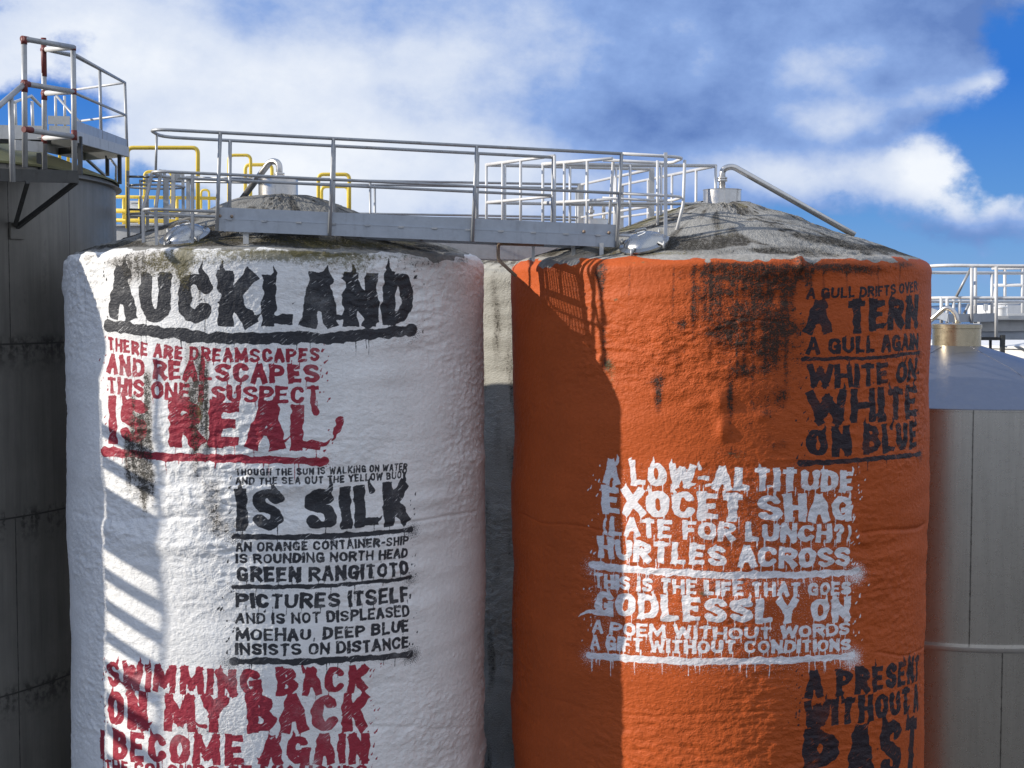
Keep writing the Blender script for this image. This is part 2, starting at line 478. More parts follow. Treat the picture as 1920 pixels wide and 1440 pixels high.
class Painter:
    """holds the (row, col) grid of a tank wall and rasterises brush strokes into distance fields on it"""
    def __init__(self, C, R, az, z, seed, wob):
        self.C, self.R = C, R
        self.az, self.z = az, z
        self.u = az * R
        self.rng = random.Random(seed)
        self.wob = wob                      # two noise fields for ragged edges
        self.thk = wob[2]
        shape = (len(z), len(az))
        self.ink = {k: np.full(shape, -1.0, np.float32) for k in 'AB'}
        self.spray = {k: np.zeros(shape, np.float32) for k in 'AB'}
    def hit(self, px, py):
        d = pt(px, py, 1.0) - Vector((0, 0, E))
        cx, cy = self.C
        a = d.x ** 2 + d.y ** 2
        b = -2 * (d.x * cx + d.y * cy)
        c = cx * cx + cy * cy - self.R ** 2
        disc = b * b - 4 * a * c
        k = (-b - math.sqrt(max(disc, 0))) / (2 * a)
        x, y = d.x * k - cx, d.y * k - cy
        return math.atan2(x, -y), E + d.z * k
    def window(self, u0, u1, z0, z1):
        c0, c1 = np.searchsorted(self.u, [u0, u1]); r0, r1 = np.searchsorted(self.z, [z0, z1])
        return slice(max(r0 - 1, 0), r1 + 1), slice(max(c0 - 1, 0), c1 + 1)
    def stroke(self, key, pts, r0, r1=None, square=False, warp=1.0, pad=.12, thick_var=.0, squash=1.0):
        """pts: list of (u, z) metres; radius r0 tapering to r1"""
        if r1 is None: r1 = r0
        rm = max(r0, r1)
        us = [p[0] for p in pts]; zs = [p[1] for p in pts]
        R_, C_ = self.window(min(us) - rm - pad, max(us) + rm + pad, min(zs) - rm - pad, max(zs) + rm + pad)
        if R_.stop - R_.start < 2 or C_.stop - C_.start < 2: return
        U = self.u[C_][None, :] + self.wob[0][R_, C_] * warp
        Z = self.z[R_][:, None] + self.wob[1][R_, C_] * warp
        kt = 1 + thick_var * self.thk[R_, C_]
        if squash != 1.0:
            Z = Z * squash; pts = [(a, b * squash) for (a, b) in pts]
        best = None
        n = len(pts) - 1
        for i in range(n):
            (x0, y0), (x1, y1) = pts[i], pts[i + 1]
            dx, dy = x1 - x0, y1 - y0
            L = math.hypot(dx, dy)
            if L < 1e-6: continue
            ax, ay = dx / L, dy / L
            s = (U - x0) * ax + (Z - y0) * ay
            p = np.abs(-(U - x0) * ay + (Z - y0) * ax)
            if square and n == 1:
                over = np.maximum(-s, s - L)
                d = np.maximum(p - r0 * kt, over - r0)
            else:
                sc = np.clip(s, 0, L)
                ra = r0 + (r1 - r0) * (i + sc / L) / n
                d = np.sqrt(p * p + (s - sc) ** 2) - ra * kt
            best = d if best is None else np.minimum(best, d)
        np.maximum(self.ink[key][R_, C_], -best, out=self.ink[key][R_, C_])
    def puff(self, key, u, z, su, sz, w):
        R_, C_ = self.window(u - 3 * su, u + 3 * su, z - 3 * sz, z + 3 * sz)
        g = w * np.exp(-((self.u[C_][None, :] - u) / su) ** 2 - ((self.z[R_][:, None] - z) / sz) ** 2)
        self.spray[key][R_, C_] += g
    def baseline(self, xl, xr, ys):
        """three photo points -> u(s), z(s), s in 0..1"""
        pts = [self.hit(xl, ys[0]), self.hit((xl + xr) / 2, ys[1]), self.hit(xr, ys[2])]
        u = [p[0] * self.R for p in pts]; z = [p[1] for p in pts]
        cf = np.polyfit(u, z, 2)
        return u[0], u[2], lambda q: float(np.polyval(cf, q))
    def line(self, key, text, xl, xr, ys, cap, weight=.22, horns=0.0, drips=0.0, splat=0.0, jitter=.03, warp=None, spray=.25):
        """justified line of letters; ys baseline px at left, middle, right; cap height in px at left, right"""
        rng = self.rng
        u0, u1, zf = self.baseline(xl, xr, ys)
        capl = self.hit(xl, ys[0] - cap[0])[1] - self.hit(xl, ys[0])[1]
        capr = self.hit(xr, ys[2] - cap[1])[1] - self.hit(xr, ys[2])[1]
        ws = [WID.get(ch, 1.0) for ch in text]
        capm = (capl + capr) / 2
        t = weight * (1.10 if capm > .35 else 1.20) * capm
        gap = (.10 if capm > .35 else .06) * capm + .006
        gaps = gap * (len(text) - 1)
        scale = (u1 - u0 - gaps) / sum(ws)
        x = u0
        wp = (.17 if warp is None else warp)
        for ch, wd in zip(text, ws):
            w = wd * scale
            if ch != ' ':
                f = (x + w / 2 - u0) / (u1 - u0)
                h = 1.02 * (capl + (capr - capl) * f) * (1 + rng.uniform(-jitter, jitter))
                tt = t * (1 + rng.uniform(-.08, .08))
                tv = min(tt, w * (.42 if ch not in 'MW' else .28)) if ch != 'I' else min(tt * 1.1, w * 1.2)
                tt = min(tt, h * .28)
                zb = zf(x + w / 2) + rng.uniform(-jitter, jitter) * h * .6
                sl = (zf(x + w) - zf(x)) / w
                lean = rng.uniform(-.05, .06)
                def mp(p):
                    X = x + tv / 2 + p[0] * (w - tv)
                    Z = zb + tt / 2 + p[1] * (h - tt)
                    X += lean * (p[1] - .5) * w
                    Z += sl * (X - x - w / 2)
                    return (X, Z)
                for st in GLYPH[ch]:
                    q = [mp(p) for p in st]
                    horiz = len(st) == 2 and abs(st[0][1] - st[1][1]) < .01
                    rr = min(tv / 2, h * .098) if horiz else tv / 2
                    sq = max(1.0, tv / 2 / (h * .108)) if len(st) > 2 else 1.0
                    self.stroke(key, q, rr, square=True, warp=wp * min(1.0, tt / .11 + .1), thick_var=.13, squash=sq)
                if horns and rng.random() < horns:
                    k = rng.choice([-1, 1]); X = rng.choice([0.0, 1.0, .9, .1])
                    p = mp((X, 1.0)); hh = h * rng.uniform(.13, .26)
                    self.stroke(key, [(p[0], p[1]), (p[0] + k * hh * .35, p[1] + tt * .4 + hh * .35), (p[0] + k * hh * .2, p[1] + tt * .5 + hh)], tt * .30, .003, warp=.2)
                if horns and rng.random() < horns * .35:
                    k = 1 if rng.random() < .75 else -1
                    p = mp((0.0 if k < 0 else 1.0, .03)); hh = h * rng.uniform(.2, .35)
                    self.stroke(key, [(p[0], p[1]), (p[0] + k * hh * .6, p[1] + hh * .05), (p[0] + k * hh, p[1] + hh * .35)], tt * .25, .003, warp=.2)
                if drips:
                    for _ in range(int(drips * 3 + rng.random())):
                        p = mp((rng.choice([0, 1, rng.random()]), 0))
                        ln = h * rng.uniform(.08, .45)
                        self.stroke(key, [p, (p[0] + rng.uniform(-.004, .004), p[1] - tt / 2 - ln)], .0075, .004, warp=.1)
            x += w + gap
        if spray:
            zc = zf((u0 + u1) / 2) + capm / 2
            n = max(3, int((u1 - u0) / max(capm, .15)))
            for i in range(n):
                uu = u0 + (u1 - u0) * (i + .5) / n
                self.puff(key, uu, zf(uu) + capm * .4, (u1 - u0) / n * .9, capm * .75, spray)
        for _ in range(int(splat * 30)):
            side = rng.random()
            if side < .45: uu = u1 + abs(rng.gauss(0, .10))
            elif side < .8: uu = u0 - abs(rng.gauss(0, .10))
            else: uu = rng.uniform(u0, u1)
            zz = zf(min(max(uu, u0), u1)) + rng.uniform(-.2, 1.3) * capm
            r = rng.uniform(.005, .016)
            a = rng.uniform(.6, 1.5); ln = rng.uniform(.0, .05)
            self.stroke(key, [(uu, zz), (uu + ln * math.cos(a) + .001, zz + ln * math.sin(a))], r, r * .3, warp=.1)
    def rule(self, key, xl, xr, ys, thick, blob=.6, drips=0, side=1):
        """a long brushed line under a verse"""
        rng = self.rng
        u0, u1, zf = self.baseline(xl, xr, ys)
        th = self.hit((xl + xr) / 2, ys[1] - thick)[1] - self.hit((xl + xr) / 2, ys[1])[1]
        n = 10
        q = []
        for i in range(n + 1):
            uu = u0 + (u1 - u0) * i / n
            q.append((uu, zf(uu) + rng.uniform(-.10, .10) * th))
        self.stroke(key, q, th * .50, th * .45, warp=.16, thick_var=.12)
        for (a, b, o) in ((0, 4, .32), (3, 8, -.3), (6, 10, .25)):
            self.stroke(key, [(p[0], p[1] + o * th) for p in q[a:b + 1]], th * .26, th * .16, warp=.2, thick_var=.3)
        for (uu, s) in ((u0, .7), (u1, 1.0)):
            self.stroke(key, [(uu - .02, zf(uu)), (uu + .03, zf(uu) + .005)], th * (.42 + .15 * s), warp=.25)
            self.puff(key, uu + (.06 if s == 1.0 else -.05), zf(uu) - .02, .17, .15, blob * s)
        for i in range(8):
            uu = u0 + (u1 - u0) * (i + .5) / 8
            self.puff(key, uu, zf(uu) - th * .5, (u1 - u0) / 8, th * 1.4, blob * .22)
        for _ in range(drips):
            uu = rng.uniform(u0, u1)
            self.stroke(key, [(uu, zf(uu)), (uu + rng.uniform(-.004, .004), zf(uu) - th * .5 - rng.uniform(.03, .2))], .0075, .004, warp=.1)

# ------------------------------------------------------------------ foam-clad tanks
def foam_mat(name, body, inkA, inkB, rough=.55, lump=1.0, patina=(.32, .30, .27), roofgrey=(.24, .235, .22)):
    m = bpy.data.materials.new(name); m.use_nodes = True
    t = NT(m.node_tree)
    out = t.n('ShaderNodeOutputMaterial'); bs = t.n('ShaderNodeBsdfPrincipled')
    t.link(bs.outputs[0], out.inputs[0])
    sf = t.n('ShaderNodeAttribute', attribute_name='surf').outputs['Vector']
    p1 = t.n('ShaderNodeAttribute', attribute_name='paint'); s1 = t.n('ShaderNodeSeparateColor'); t.link(p1.outputs['Color'], s1.inputs[0])
    p2 = t.n('ShaderNodeAttribute', attribute_name='wear'); s2 = t.n('ShaderNodeSeparateColor'); t.link(p2.outputs['Color'], s2.inputs[0])
    fine = t.noise(sf, 55.0, 4.0, .6)
    mid = t.noise(sf, 16.0, 5.0, .6)
    big = t.noise(sf, 1.6, 5.0, .6)
    speck = t.noise(sf, 75.0, 2.0, .5)
    vert = t.noise(t.mapping(sf, (2, 0, 0), (0, 0, 0), (14, 1.0, 1)), 1.0, 6.0, .62)
    brush = t.noise(t.mapping(t.mapping(sf, (0, 0, 0), (0, 0, -.60)), (0, 0, 0), (0, 0, 0), (7, 60, 1)), 1.0, 3.0, .6)
    patch = t.noise(t.mapping(sf, (9, 4, 0)), 5.0, 3.0, .5)
    # body colour, weathered
    k = t.math('ADD', t.math('MULTIPLY', t.math('SUBTRACT', big, .5), .40), t.math('ADD', t.math('MULTIPLY', t.math('SUBTRACT', mid, .5), .26), 1.0))
    hs = t.n('ShaderNodeHueSaturation'); hs.inputs['Color'].default_value = body + (1,); t.link(k, hs.inputs['Value'])
    c = hs.outputs[0]
    faint = t.sstep(t.math('ADD', t.math('MULTIPLY', vert, .6), t.math('MULTIPLY', big, .4)), .52, .74, 0, .30)
    c = t.mix(faint, c, tuple(a * .55 for a in body))
    # bare grey foam above the edge of the paint
    gm = t.sstep(t.math('ADD', p1.outputs['Alpha'], t.math('MULTIPLY', t.math('SUBTRACT', mid, .5), .35)), .46, .54)
    gk = t.math('ADD', t.math('MULTIPLY', t.math('SUBTRACT', mid, .5), .9), t.math('ADD', t.math('MULTIPLY', t.math('SUBTRACT', big, .5), .9), 1.0))
    hg = t.n('ShaderNodeHueSaturation'); hg.inputs['Color'].default_value = roofgrey + (1,); t.link(gk, hg.inputs['Value'])
    c = t.mix(gm, c, hg.outputs[0])
    wash = t.math('MULTIPLY', t.sstep(t.math('ADD', s1.outputs[2], t.math('MULTIPLY', t.math('SUBTRACT', mid, .5), .5)), .06, .75), .55)
    c = t.mix(wash, c, t.mix(1.0, c, (.30, .26, .22), 'MULTIPLY'))
    # inks
    def ink(sock, spray, colr, c, lo=.0):
        sd = t.math('MULTIPLY', t.math('SUBTRACT', sock, .5), .2)
        e = t.math('ADD', sd, t.math('MULTIPLY', t.math('SUBTRACT', fine, .5), .016))
        e = t.math('ADD', e, t.math('MULTIPLY', t.math('SUBTRACT', mid, .5), .012))
        core = t.sstep(e, -.0035, .0035)
        # dry-brush gaps, in patches
        gap = t.math('MULTIPLY', t.sstep(brush, .58, .66), t.sstep(patch, .50, .62))
        core = t.math('MULTIPLY', core, t.math('SUBTRACT', .97, t.math('MULTIPLY', gap, .8)))
        core = t.math('MULTIPLY', core, t.sstep(t.math('ADD', big, t.math('MULTIPLY', fine, .25)), .36, .60, .82, 1.0))
        dots = t.sstep(t.math('ADD', t.math('MULTIPLY', speck, 1.0), t.math('MULTIPLY', spray, .20)), .74, .80)
        dots = t.math('MULTIPLY', dots, t.math('GREATER_THAN', spray, .03))
        mistf = t.sstep(spray, .7, 1.8, 0, .35)
        a = t.math('MAXIMUM', core, t.math('MAXIMUM', t.math('MULTIPLY', dots, .8), t.math('MULTIPLY', mistf, t.sstep(fine, .35, .65))))
        hv = t.n('ShaderNodeHueSaturation'); hv.inputs['Color'].default_value = colr + (1,)
        t.link(t.math('ADD', .6, t.math('MULTIPLY', brush, .8)), hv.inputs['Value'])
        return t.mix(a, c, hv.outputs[0]), core
    c, coreB = ink(s1.outputs[1], s2.outputs[2], inkB, c)
    c, coreA = ink(s1.outputs[0], s2.outputs[1], inkA, c)
    # grime and moss with a shape of their own
    gsum = t.math('ADD', t.math('MINIMUM', s1.outputs[2], .95), t.math('ADD', t.math('MULTIPLY', t.math('SUBTRACT', vert, .5), 1.2), t.math('ADD', t.math('MULTIPLY', t.math('SUBTRACT', fine, .5), 2.6), t.math('MULTIPLY', t.math('SUBTRACT', mid, .5), 2.4))))
    gr = t.sstep(gsum, .42, 1.05)
    gr = t.math('MULTIPLY', gr, t.sstep(s1.outputs[2], .03, .2))
    c = t.mix(t.math('MULTIPLY', gr, .92), c, t.mix(mid, (.010, .010, .009), (.040, .034, .024)))
    msum = t.math('ADD', s2.outputs[0], t.math('ADD', t.math('MULTIPLY', t.math('SUBTRACT', mid, .5), 1.3), t.math('MULTIPLY', t.math('SUBTRACT', fine, .5), .9)))
    mo = t.math('MULTIPLY', t.sstep(msum, .36, .9), t.sstep(s2.outputs[0], .03, .2))
    c = t.mix(t.math('MULTIPLY', mo, .85), c, t.mix(fine, (.045, .048, .014), (.20, .165, .075)))
    t.link(c, bs.inputs['Base Color'])
    anyink = t.math('MAXIMUM', coreA, coreB)
    r = t.math('SUBTRACT', t.math('ADD', rough, t.math('MULTIPLY', gm, .25)), t.math('MULTIPLY', anyink, .04))
    t.link(r, bs.inputs['Roughness'])
    bs.inputs['Specular IOR Level'].default_value = .22
    # sprayed-foam skin: pebbly bumps
    vo = t.n('ShaderNodeTexVoronoi', feature='SMOOTH_F1'); vo.inputs['Scale'].default_value = 33.0
    vo.inputs['Smoothness'].default_value = .6
    wv = t.n('ShaderNodeVectorMath', operation='MULTIPLY_ADD')
    nz = t.n('ShaderNodeTexNoise'); t.link(sf, nz.inputs['Vector']); nz.inputs['Scale'].default_value = 9.0; nz.inputs['Detail'].default_value = 3
    t.link(nz.outputs['Color'], wv.inputs[0]); wv.inputs[1].default_value = (.10, .10, 0); t.link(t.mapping(sf, (0, 0, 0), (0, 0, 0), (1, 1.5, 1)), wv.inputs[2])
    t.link(wv.outputs[0], vo.inputs['Vector'])
    hgt = t.math('ADD', t.math('MULTIPLY', vo.outputs['Distance'], -.6), t.math('ADD', t.math('MULTIPLY', mid, .8), t.math('MULTIPLY', fine, .35)))
    bp = t.n('ShaderNodeBump'); bp.inputs['Distance'].default_value = .010 * lump
    t.link(t.math('ADD', .35, t.math('MULTIPLY', p2.outputs['Alpha'], .65)), bp.inputs['Strength'])
    t.link(hgt, bp.inputs['Height']); t.link(bp.outputs[0], bs.inputs['Normal'])
    return m

def grid_mesh(name, P, attrs, material, parent, closed=True):
    """P (rows, cols, 3) -> smooth quad mesh, closed around"""
    nr, nc = P.shape[:2]
    me = bpy.data.meshes.new(name)
    me.vertices.add(nr * nc)
    me.vertices.foreach_set('co', P.reshape(-1).astype(np.float32))
    idx = np.arange(nr * nc).reshape(nr, nc)
    nxt = np.roll(idx, -1, axis=1)
    a, b = idx[:-1], nxt[:-1]
    c, d = nxt[1:], idx[1:]
    if not closed:
        a, b, c, d = a[:, :-1], b[:, :-1], c[:, :-1], d[:, :-1]
    q = np.stack([a, b, c, d], -1).reshape(-1, 4)
    nf = len(q)
    me.loops.add(nf * 4); me.loops.foreach_set('vertex_index', q.reshape(-1).astype(np.int32))
    me.polygons.add(nf)
    me.polygons.foreach_set('loop_start', np.arange(0, nf * 4, 4, dtype=np.int32))
    me.polygons.foreach_set('loop_total', np.full(nf, 4, np.int32))
    me.polygons.foreach_set('use_smooth', np.ones(nf, bool))
    for an, arr in attrs.items():
        if arr.shape[-1] == 4:
            at = me.attributes.new(an, 'FLOAT_COLOR', 'POINT'); at.data.foreach_set('color', arr.reshape(-1).astype(np.float32))
        else:
            at = me.attributes.new(an, 'FLOAT_VECTOR', 'POINT'); at.data.foreach_set('vector', arr.reshape(-1).astype(np.float32))
    me.materials.append(material)
    me.update(calc_edges=True)
    o = bpy.data.objects.new(name, me)
    col.objects.link(o)
    place(o, parent)
    return o

def foam_tank(C, R, roof_prof, seed, mats, root, az_range=(-104, 104), res=.011, paint=None, amp=1.0, sh=.17, zsh=.62, low=-6.95, edge_r=.30, rg=.34):
    """wall with rounded shoulder and foamed dome roof; paint(painter, extras) fills the surface fields"""
    dz = res
    a0, a1 = math.radians(az_range[0]), math.radians(az_range[1])
    az = np.arange(a0, a1, res / R)
    az = np.concatenate([az, np.linspace(a1, a0 + 2 * math.pi, 46)[:-1]])
    # profile rows
    zs0 = E + zsh - sh
    rows = [(R, z, 1, 0) for z in np.linspace(0, E + low, 26)[:-1]]
    rows += [(R, z, 1, 0) for z in np.arange(E + low, zs0, dz)]
    n_straight = len(rows)
    (r1, z1) = roof_prof[0]
    slope = math.atan2(roof_prof[1][1] - z1, z1 * 0 + (r1 - roof_prof[1][0]))
    na = int(sh * (math.pi / 2 - slope) / dz) + 2
    for i in range(na):
        a = (math.pi / 2 - slope) * i / (na - 1)
        rows.append((R - sh + sh * math.cos(a), zs0 + sh * math.sin(a), math.cos(a), math.sin(a)))
    rl, zl = rows[-1][0], rows[-1][1]
    prof = [(rl, zl)] + [p for p in roof_prof if p[0] < rl - .05]
    pr = np.array([p[0] for p in prof][::-1]); pz = np.array([p[1] for p in prof][::-1])
    # smooth interpolation of the roof line
    rr = np.arange(rl - dz, prof[-1][0], -dz * 1.7)
    zz = np.interp(rr, pr, pz)
    kern = np.ones(15) / 15
    zp = np.concatenate([np.full(7, zz[0]) + (zz[0] - zz[1]) * -np.arange(7, 0, -1)[::1] * 1.0, zz, np.full(7, zz[-1])])
    zz = np.convolve(zp, kern, 'valid')
    w = np.clip((rl - rr) / .2, 0, 1); zz = zz * w + np.interp(rr, pr, pz) * (1 - w)
    for i in range(len(rr)):
        g = np.gradient(zz)[i] / (-dz * 1.7)
        n = np.array([-g, 1.0]); n /= np.linalg.norm(n)
        rows.append((rr[i], zz[i], n[0], n[1]))
    rows = np.array(rows)
    r, z, nr_, nz_ = rows.T
    s = np.concatenate([[0], np.cumsum(np.hypot(np.diff(r), np.diff(z)))])
    # displacement noise
    cell = .014
    shape = (int((s[-1] + .2) / cell), int(2 * math.pi * R / cell))
    fr = s / cell; fc = np.mod(az, 2 * math.pi) / (2 * math.pi) * shape[1]
    N = lambda L, k: bilin(fft_noise(shape, cell, L, seed + k), fr, fc)
    rough = np.clip(.32 + .62 * N((.7, .7), 1), 0, 1.5)
    h = .012 * N((.5, 1.0), 2) + (.0030 + .0085 * np.clip(N((.55, 1.3), 15) - .35, 0, 1.4)) * N((.10, .55), 3)
    h += .0050 * rough * -np.abs(N((.045, .13), 4)) + .0030 * rough * N((.022, .045), 5) - .0025 * rough * np.abs(N((.12, .05), 6))
    h += .0012 * N((.015, .02), 7)
    h *= amp
    n_wall = int(np.searchsorted(-(r[n_straight:]), -(R - edge_r))) + n_straight
    n_wall = min(n_wall, len(r) - 4)
    shp = (len(r), len(az))
    ex = {'grime': np.zeros(shp, np.float32), 'moss': np.zeros(shp, np.float32), 'h': h, 'grey': np.zeros(shp, np.float32), 'rough': np.clip(.35 + .55 * rough, 0, 1.2)}
    wob = [N((.03, .03), 8) * .020 + N((.08, .10), 9) * .016, N((.03, .03), 10) * .020 + N((.08, .10), 11) * .016, N((.05, .05), 12)]
    # painters use s as if it were z on the straight wall
    zz_ = z.copy(); zz_[n_straight:] = z[n_straight - 1] + (s[n_straight:] - s[n_straight - 1])
    P_ = Painter(C, R, az, zz_, seed, wob)
    if paint: paint(P_, ex, N)
    h = ex['h']
    roofw = np.clip((s - s[n_straight] - .22) / .15, 0, 1)[:, None]
    ex['grime'] += roofw * (rg * np.clip(N((.25, .45), 41) + .3, 0, 2) * np.clip((R - r) / .5, .6, 1)[:, None] * np.exp(-((R - .55 - r) / .85) ** 2)[:, None] + .32 * np.clip(N((.3, .12), 42), 0, 2) + .25 * np.clip(N((.06, .10), 44), 0, 2) * np.clip(N((.4, .5), 45) + .5, 0, 1.5))  # rim ring: roof grime, its dark also painting in shade beneath the gangway
    ex['moss'] += roofw * (.22 * np.clip(N((.2, .25), 43) - .3, 0, 2))
    for (a_d, r0, sa, sr, w_) in ex.get('lichen', ()):
        ex['moss'] += w_ * roofw * np.exp(-((r[:, None] - r0) / sr) ** 2 - (np.angle(np.exp(1j * (az[None, :] - math.radians(a_d)))) * r[:, None] / sa) ** 2)
    # wavy edge of the paint on the shoulder
    edge = s[n_straight] + .16 + .05 * N((.2, .35), 13) + .03 * N((.06, .08), 14) + ex.get('edge', 0)
    grey = np.clip(.5 + (s[:, None] - edge) / .10, 0, 1).astype(np.float32)
    X = C[0] + np.sin(az)[None, :] * (r[:, None] + h * nr_[:, None])
    Y = C[1] - np.cos(az)[None, :] * (r[:, None] + h * nr_[:, None])
    Z = z[:, None] + h * nz_[:, None]
    P = np.stack([X, Y, Z], -1)
    enc = lambda k: np.clip(.5 + P_.ink[k] / .2, 0, 1)
    paint_a = np.stack([enc('A'), enc('B'), np.clip(ex['grime'], 0, 2), grey], -1)
    wear_a = np.stack([np.clip(ex['moss'], 0, 2), P_.spray['A'], P_.spray['B'], ex['rough']], -1)
    surf = np.stack([np.broadcast_to(az[None, :] * R, shp), np.broadcast_to(s[:, None], shp), np.zeros(shp)], -1)
    sl = lambda A, a, b: np.ascontiguousarray(A[a:b])
    grid_mesh('wall', sl(P, 0, n_wall), {'paint': sl(paint_a, 0, n_wall), 'wear': sl(wear_a, 0, n_wall), 'surf': sl(surf, 0, n_wall)}, mats[0], root)
    a = n_wall - 1
    grid_mesh('roof', sl(P, a, None), {'paint': sl(paint_a, a, None), 'wear': sl(wear_a, a, None), 'surf': sl(surf, a, None)}, mats[1], root)
    return P_

def blob(P_, ex, key, px0, py0, su_px, sz_px, w):
    az, z = P_.hit(px0, py0)
    u = az * P_.R
    k = 18.0 / F
    su, sz = su_px * k, sz_px * k
    R_, C_ = P_.window(u - 3 * su, u + 3 * su, z - 3 * sz, z + 3 * sz)
    ex[key][R_, C_] += w * np.exp(-((P_.u[C_][None, :] - u) / su) ** 2 - ((P_.z[R_][:, None] - z) / sz) ** 2)

def streak(P_, ex, key, px0, y0, y1, half_px, w):
    """run-off streak that starts sharp at y0 and fades at y1"""
    az, za = P_.hit(px0, y0); _, zb = P_.hit(px0, y1)
    u = az * P_.R; su = half_px * 18.0 / F
    R_, C_ = P_.window(u - 3 * su, u + 3 * su, zb - .3, za + .3)
    f = np.clip((P_.z[R_][:, None] - zb) / max(za - zb, .01), 0, None)
    prof = np.clip(f * 1.8, 0, 1) * np.clip((1.06 - f) * 12, 0, 1)
    ex[key][R_, C_] += w * prof * np.exp(-((P_.u[C_][None, :] - u) / su) ** 2)

CW = (-3.407, 20.79)
CO = (3.016, 20.81)
RT = 3.0
INK_BLACK = (.017, .019, .026)
INK_RED = (.30, .010, .030)
INK_WHITE = (.74, .73, .74)

def paint_white(p, ex, N):
    L = p.line
    L('A', 'AUCKLAND', 206, 775, (598, 612, 607), (97, 95), .29, horns=.8, splat=.6, drips=.15, spray=.12)
    p.rule('A', 204, 770, (611, 634, 620), 22, 1.1, 10)
    L('B', 'THERE ARE DREAMSCAPES', 203, 600, (656, 679, 678), (25, 27), .23, splat=.3, drips=.2)
    L('B', 'AND REALSCAPES', 203, 600, (700, 717, 718), (37, 36), .25, splat=.4, drips=.2)
    L('B', 'THIS ONE I SUSPECT', 203, 600, (737, 755, 756), (32, 33), .23, splat=.3, drips=.4)
    L('B', 'IS REAL', 206, 606, (833, 838, 847), (88, 85), .31, horns=.8, splat=.5, drips=.4)
    p.rule('B', 197, 603, (847, 860, 866), 15, .8, 14)
    # the stray dash after the verse
    a = p.hit(638, 790); b = p.hit(622, 826)
    p.stroke('B', [(a[0] * RT, a[1]), ((a[0] * .5 + b[0] * .5) * RT, (a[1] + b[1]) / 2), (b[0] * RT, b[1])], .055, .012, warp=.5)
    L('A', 'THOUGH THE SUN IS WALKING ON WATER', 441, 766, (892, 890, 882), (13, 14), .20, jitter=.05, warp=.1, spray=.05)
    L('A', 'AND THE SEA OUT THE YELLOW BUOY', 441, 766, (909, 907, 897), (14, 14), .20, jitter=.05, warp=.1, spray=.05)
    L('A', 'IS SILK', 444, 767, (996, 995, 981), (79, 77), .29, horns=.9, splat=.5, drips=.4, spray=.12)
    p.rule('A', 442, 767, (1007, 1006, 993), 10, 1.3, 6)
    L('A', 'AN ORANGE CONTAINER-SHIP', 441, 766, (1035, 1032, 1021), (18, 17), .21, splat=.1, warp=.15, spray=.1)
    L('A', 'IS ROUNDING NORTH HEAD', 441, 766, (1057, 1055, 1046), (18, 19), .21, splat=.1, warp=.15, spray=.1)
    L('A', 'GREEN RANGITOTO', 443, 766, (1091, 1090, 1078), (28, 27), .23, splat=.3, drips=.3, spray=.1)
    p.rule('A', 441, 766, (1100, 1098, 1084), 8, 1.2, 4)
    L('A', 'PICTURES ITSELF', 441, 768, (1140, 1140, 1129), (27, 31), .23, splat=.3, drips=.3, spray=.1)
    L('A', 'AND IS NOT DISPLEASED', 441, 767, (1170, 1168, 1156), (20, 22), .21, splat=.2, warp=.2, spray=.1)
    L('A', 'MOEHAU, DEEP BLUE', 441, 767, (1202, 1200, 1185), (24, 23), .22, splat=.3, warp=.2, spray=.1)
    L('A', 'INSISTS ON DISTANCE', 441, 767, (1229, 1228, 1215), (23, 23), .22, splat=.3, warp=.2, spray=.1)
    p.rule('A', 437, 768, (1240, 1239, 1227), 12, 1.6, 10)
    L('B', 'SWIMMING BACK', 203, 690, (1286, 1306, 1298), (49, 50), .27, horns=.3, splat=.5, drips=.3)
    L('B', 'ON MY BACK', 203, 692, (1360, 1375, 1371), (69, 69), .29, horns=.4, splat=.6, drips=.3)
    L('B', 'I BECOME AGAIN', 191, 693, (1424, 1435, 1431), (56, 54), .28, horns=.3, splat=.4, drips=.3)
    L('B', 'THE COLOURS OF MY HOURS', 198, 690, (1449, 1462, 1460), (26, 26), .25, splat=.2)
    # run-off and growth
    for a in ((258, 780, 970, 22, .85), (276, 700, 955, 9, .9), (238, 815, 935, 8, .9), (250, 740, 900, 7, .7), (268, 850, 978, 9, .9), (286, 880, 965, 6, .5), (362, 720, 930, 10, .5), (386, 690, 900, 6, .45), (392, 905, 1010, 16, .35), (374, 660, 940, 15, .62), (352, 640, 880, 10, .4), (338, 700, 860, 8, .3),
              (700, 900, 940, 4, .0), (408, 900, 1060, 10, .25), (160, 520, 600, 3, .35)):
        streak(p, ex, 'grime', a[0], a[1], a[2], a[3], a[4] * 1.25)
    for a in ((300, 490, 40, 26, .62), (260, 498, 22, 30, .6), (345, 520, 26, 40, .35), (240, 510, 14, 30, .5), (380, 560, 30, 30, .25), (225, 492, 40, 12, .6), (165, 484, 36, 10, .45),
              (400, 1370, 60, 12, .22), (420, 985, 40, 16, .28), (760, 520, 40, 24, .2), (800, 494, 60, 10, .4), (870, 486, 40, 9, .5), (430, 1000, 30, 40, .12), (560, 470, 120, 6, .5), (650, 478, 120, 7, .4)):
        blob(p, ex, 'grime', a[0], a[1], a[2], a[3], a[4] * 1.35)
    for a in ((300, 498, 60, 34, .6), (345, 500, 18, 60, .62), (420, 488, 110, 14, .5), (620, 492, 90, 24, .5), (680, 505, 40, 40, .35), (540, 480, 100, 12, .45), (375, 770, 9, 30, .8), (360, 690, 16, 40, .3), (480, 468, 180, 12, .6), (760, 480, 90, 12, .5)):
        blob(p, ex, 'moss', *a)
    for a in ((330, 540, 130, 90, .5), (440, 1000, 60, 120, .4), (470, 1340, 120, 60, .5), (420, 590, 120, 50, .4)):
        blob(p, ex, 'rough', *a)
    for a in ((830, 800, 90, 500, -.25), (160, 900, 40, 500, -.2)):
        blob(p, ex, 'rough', *a)
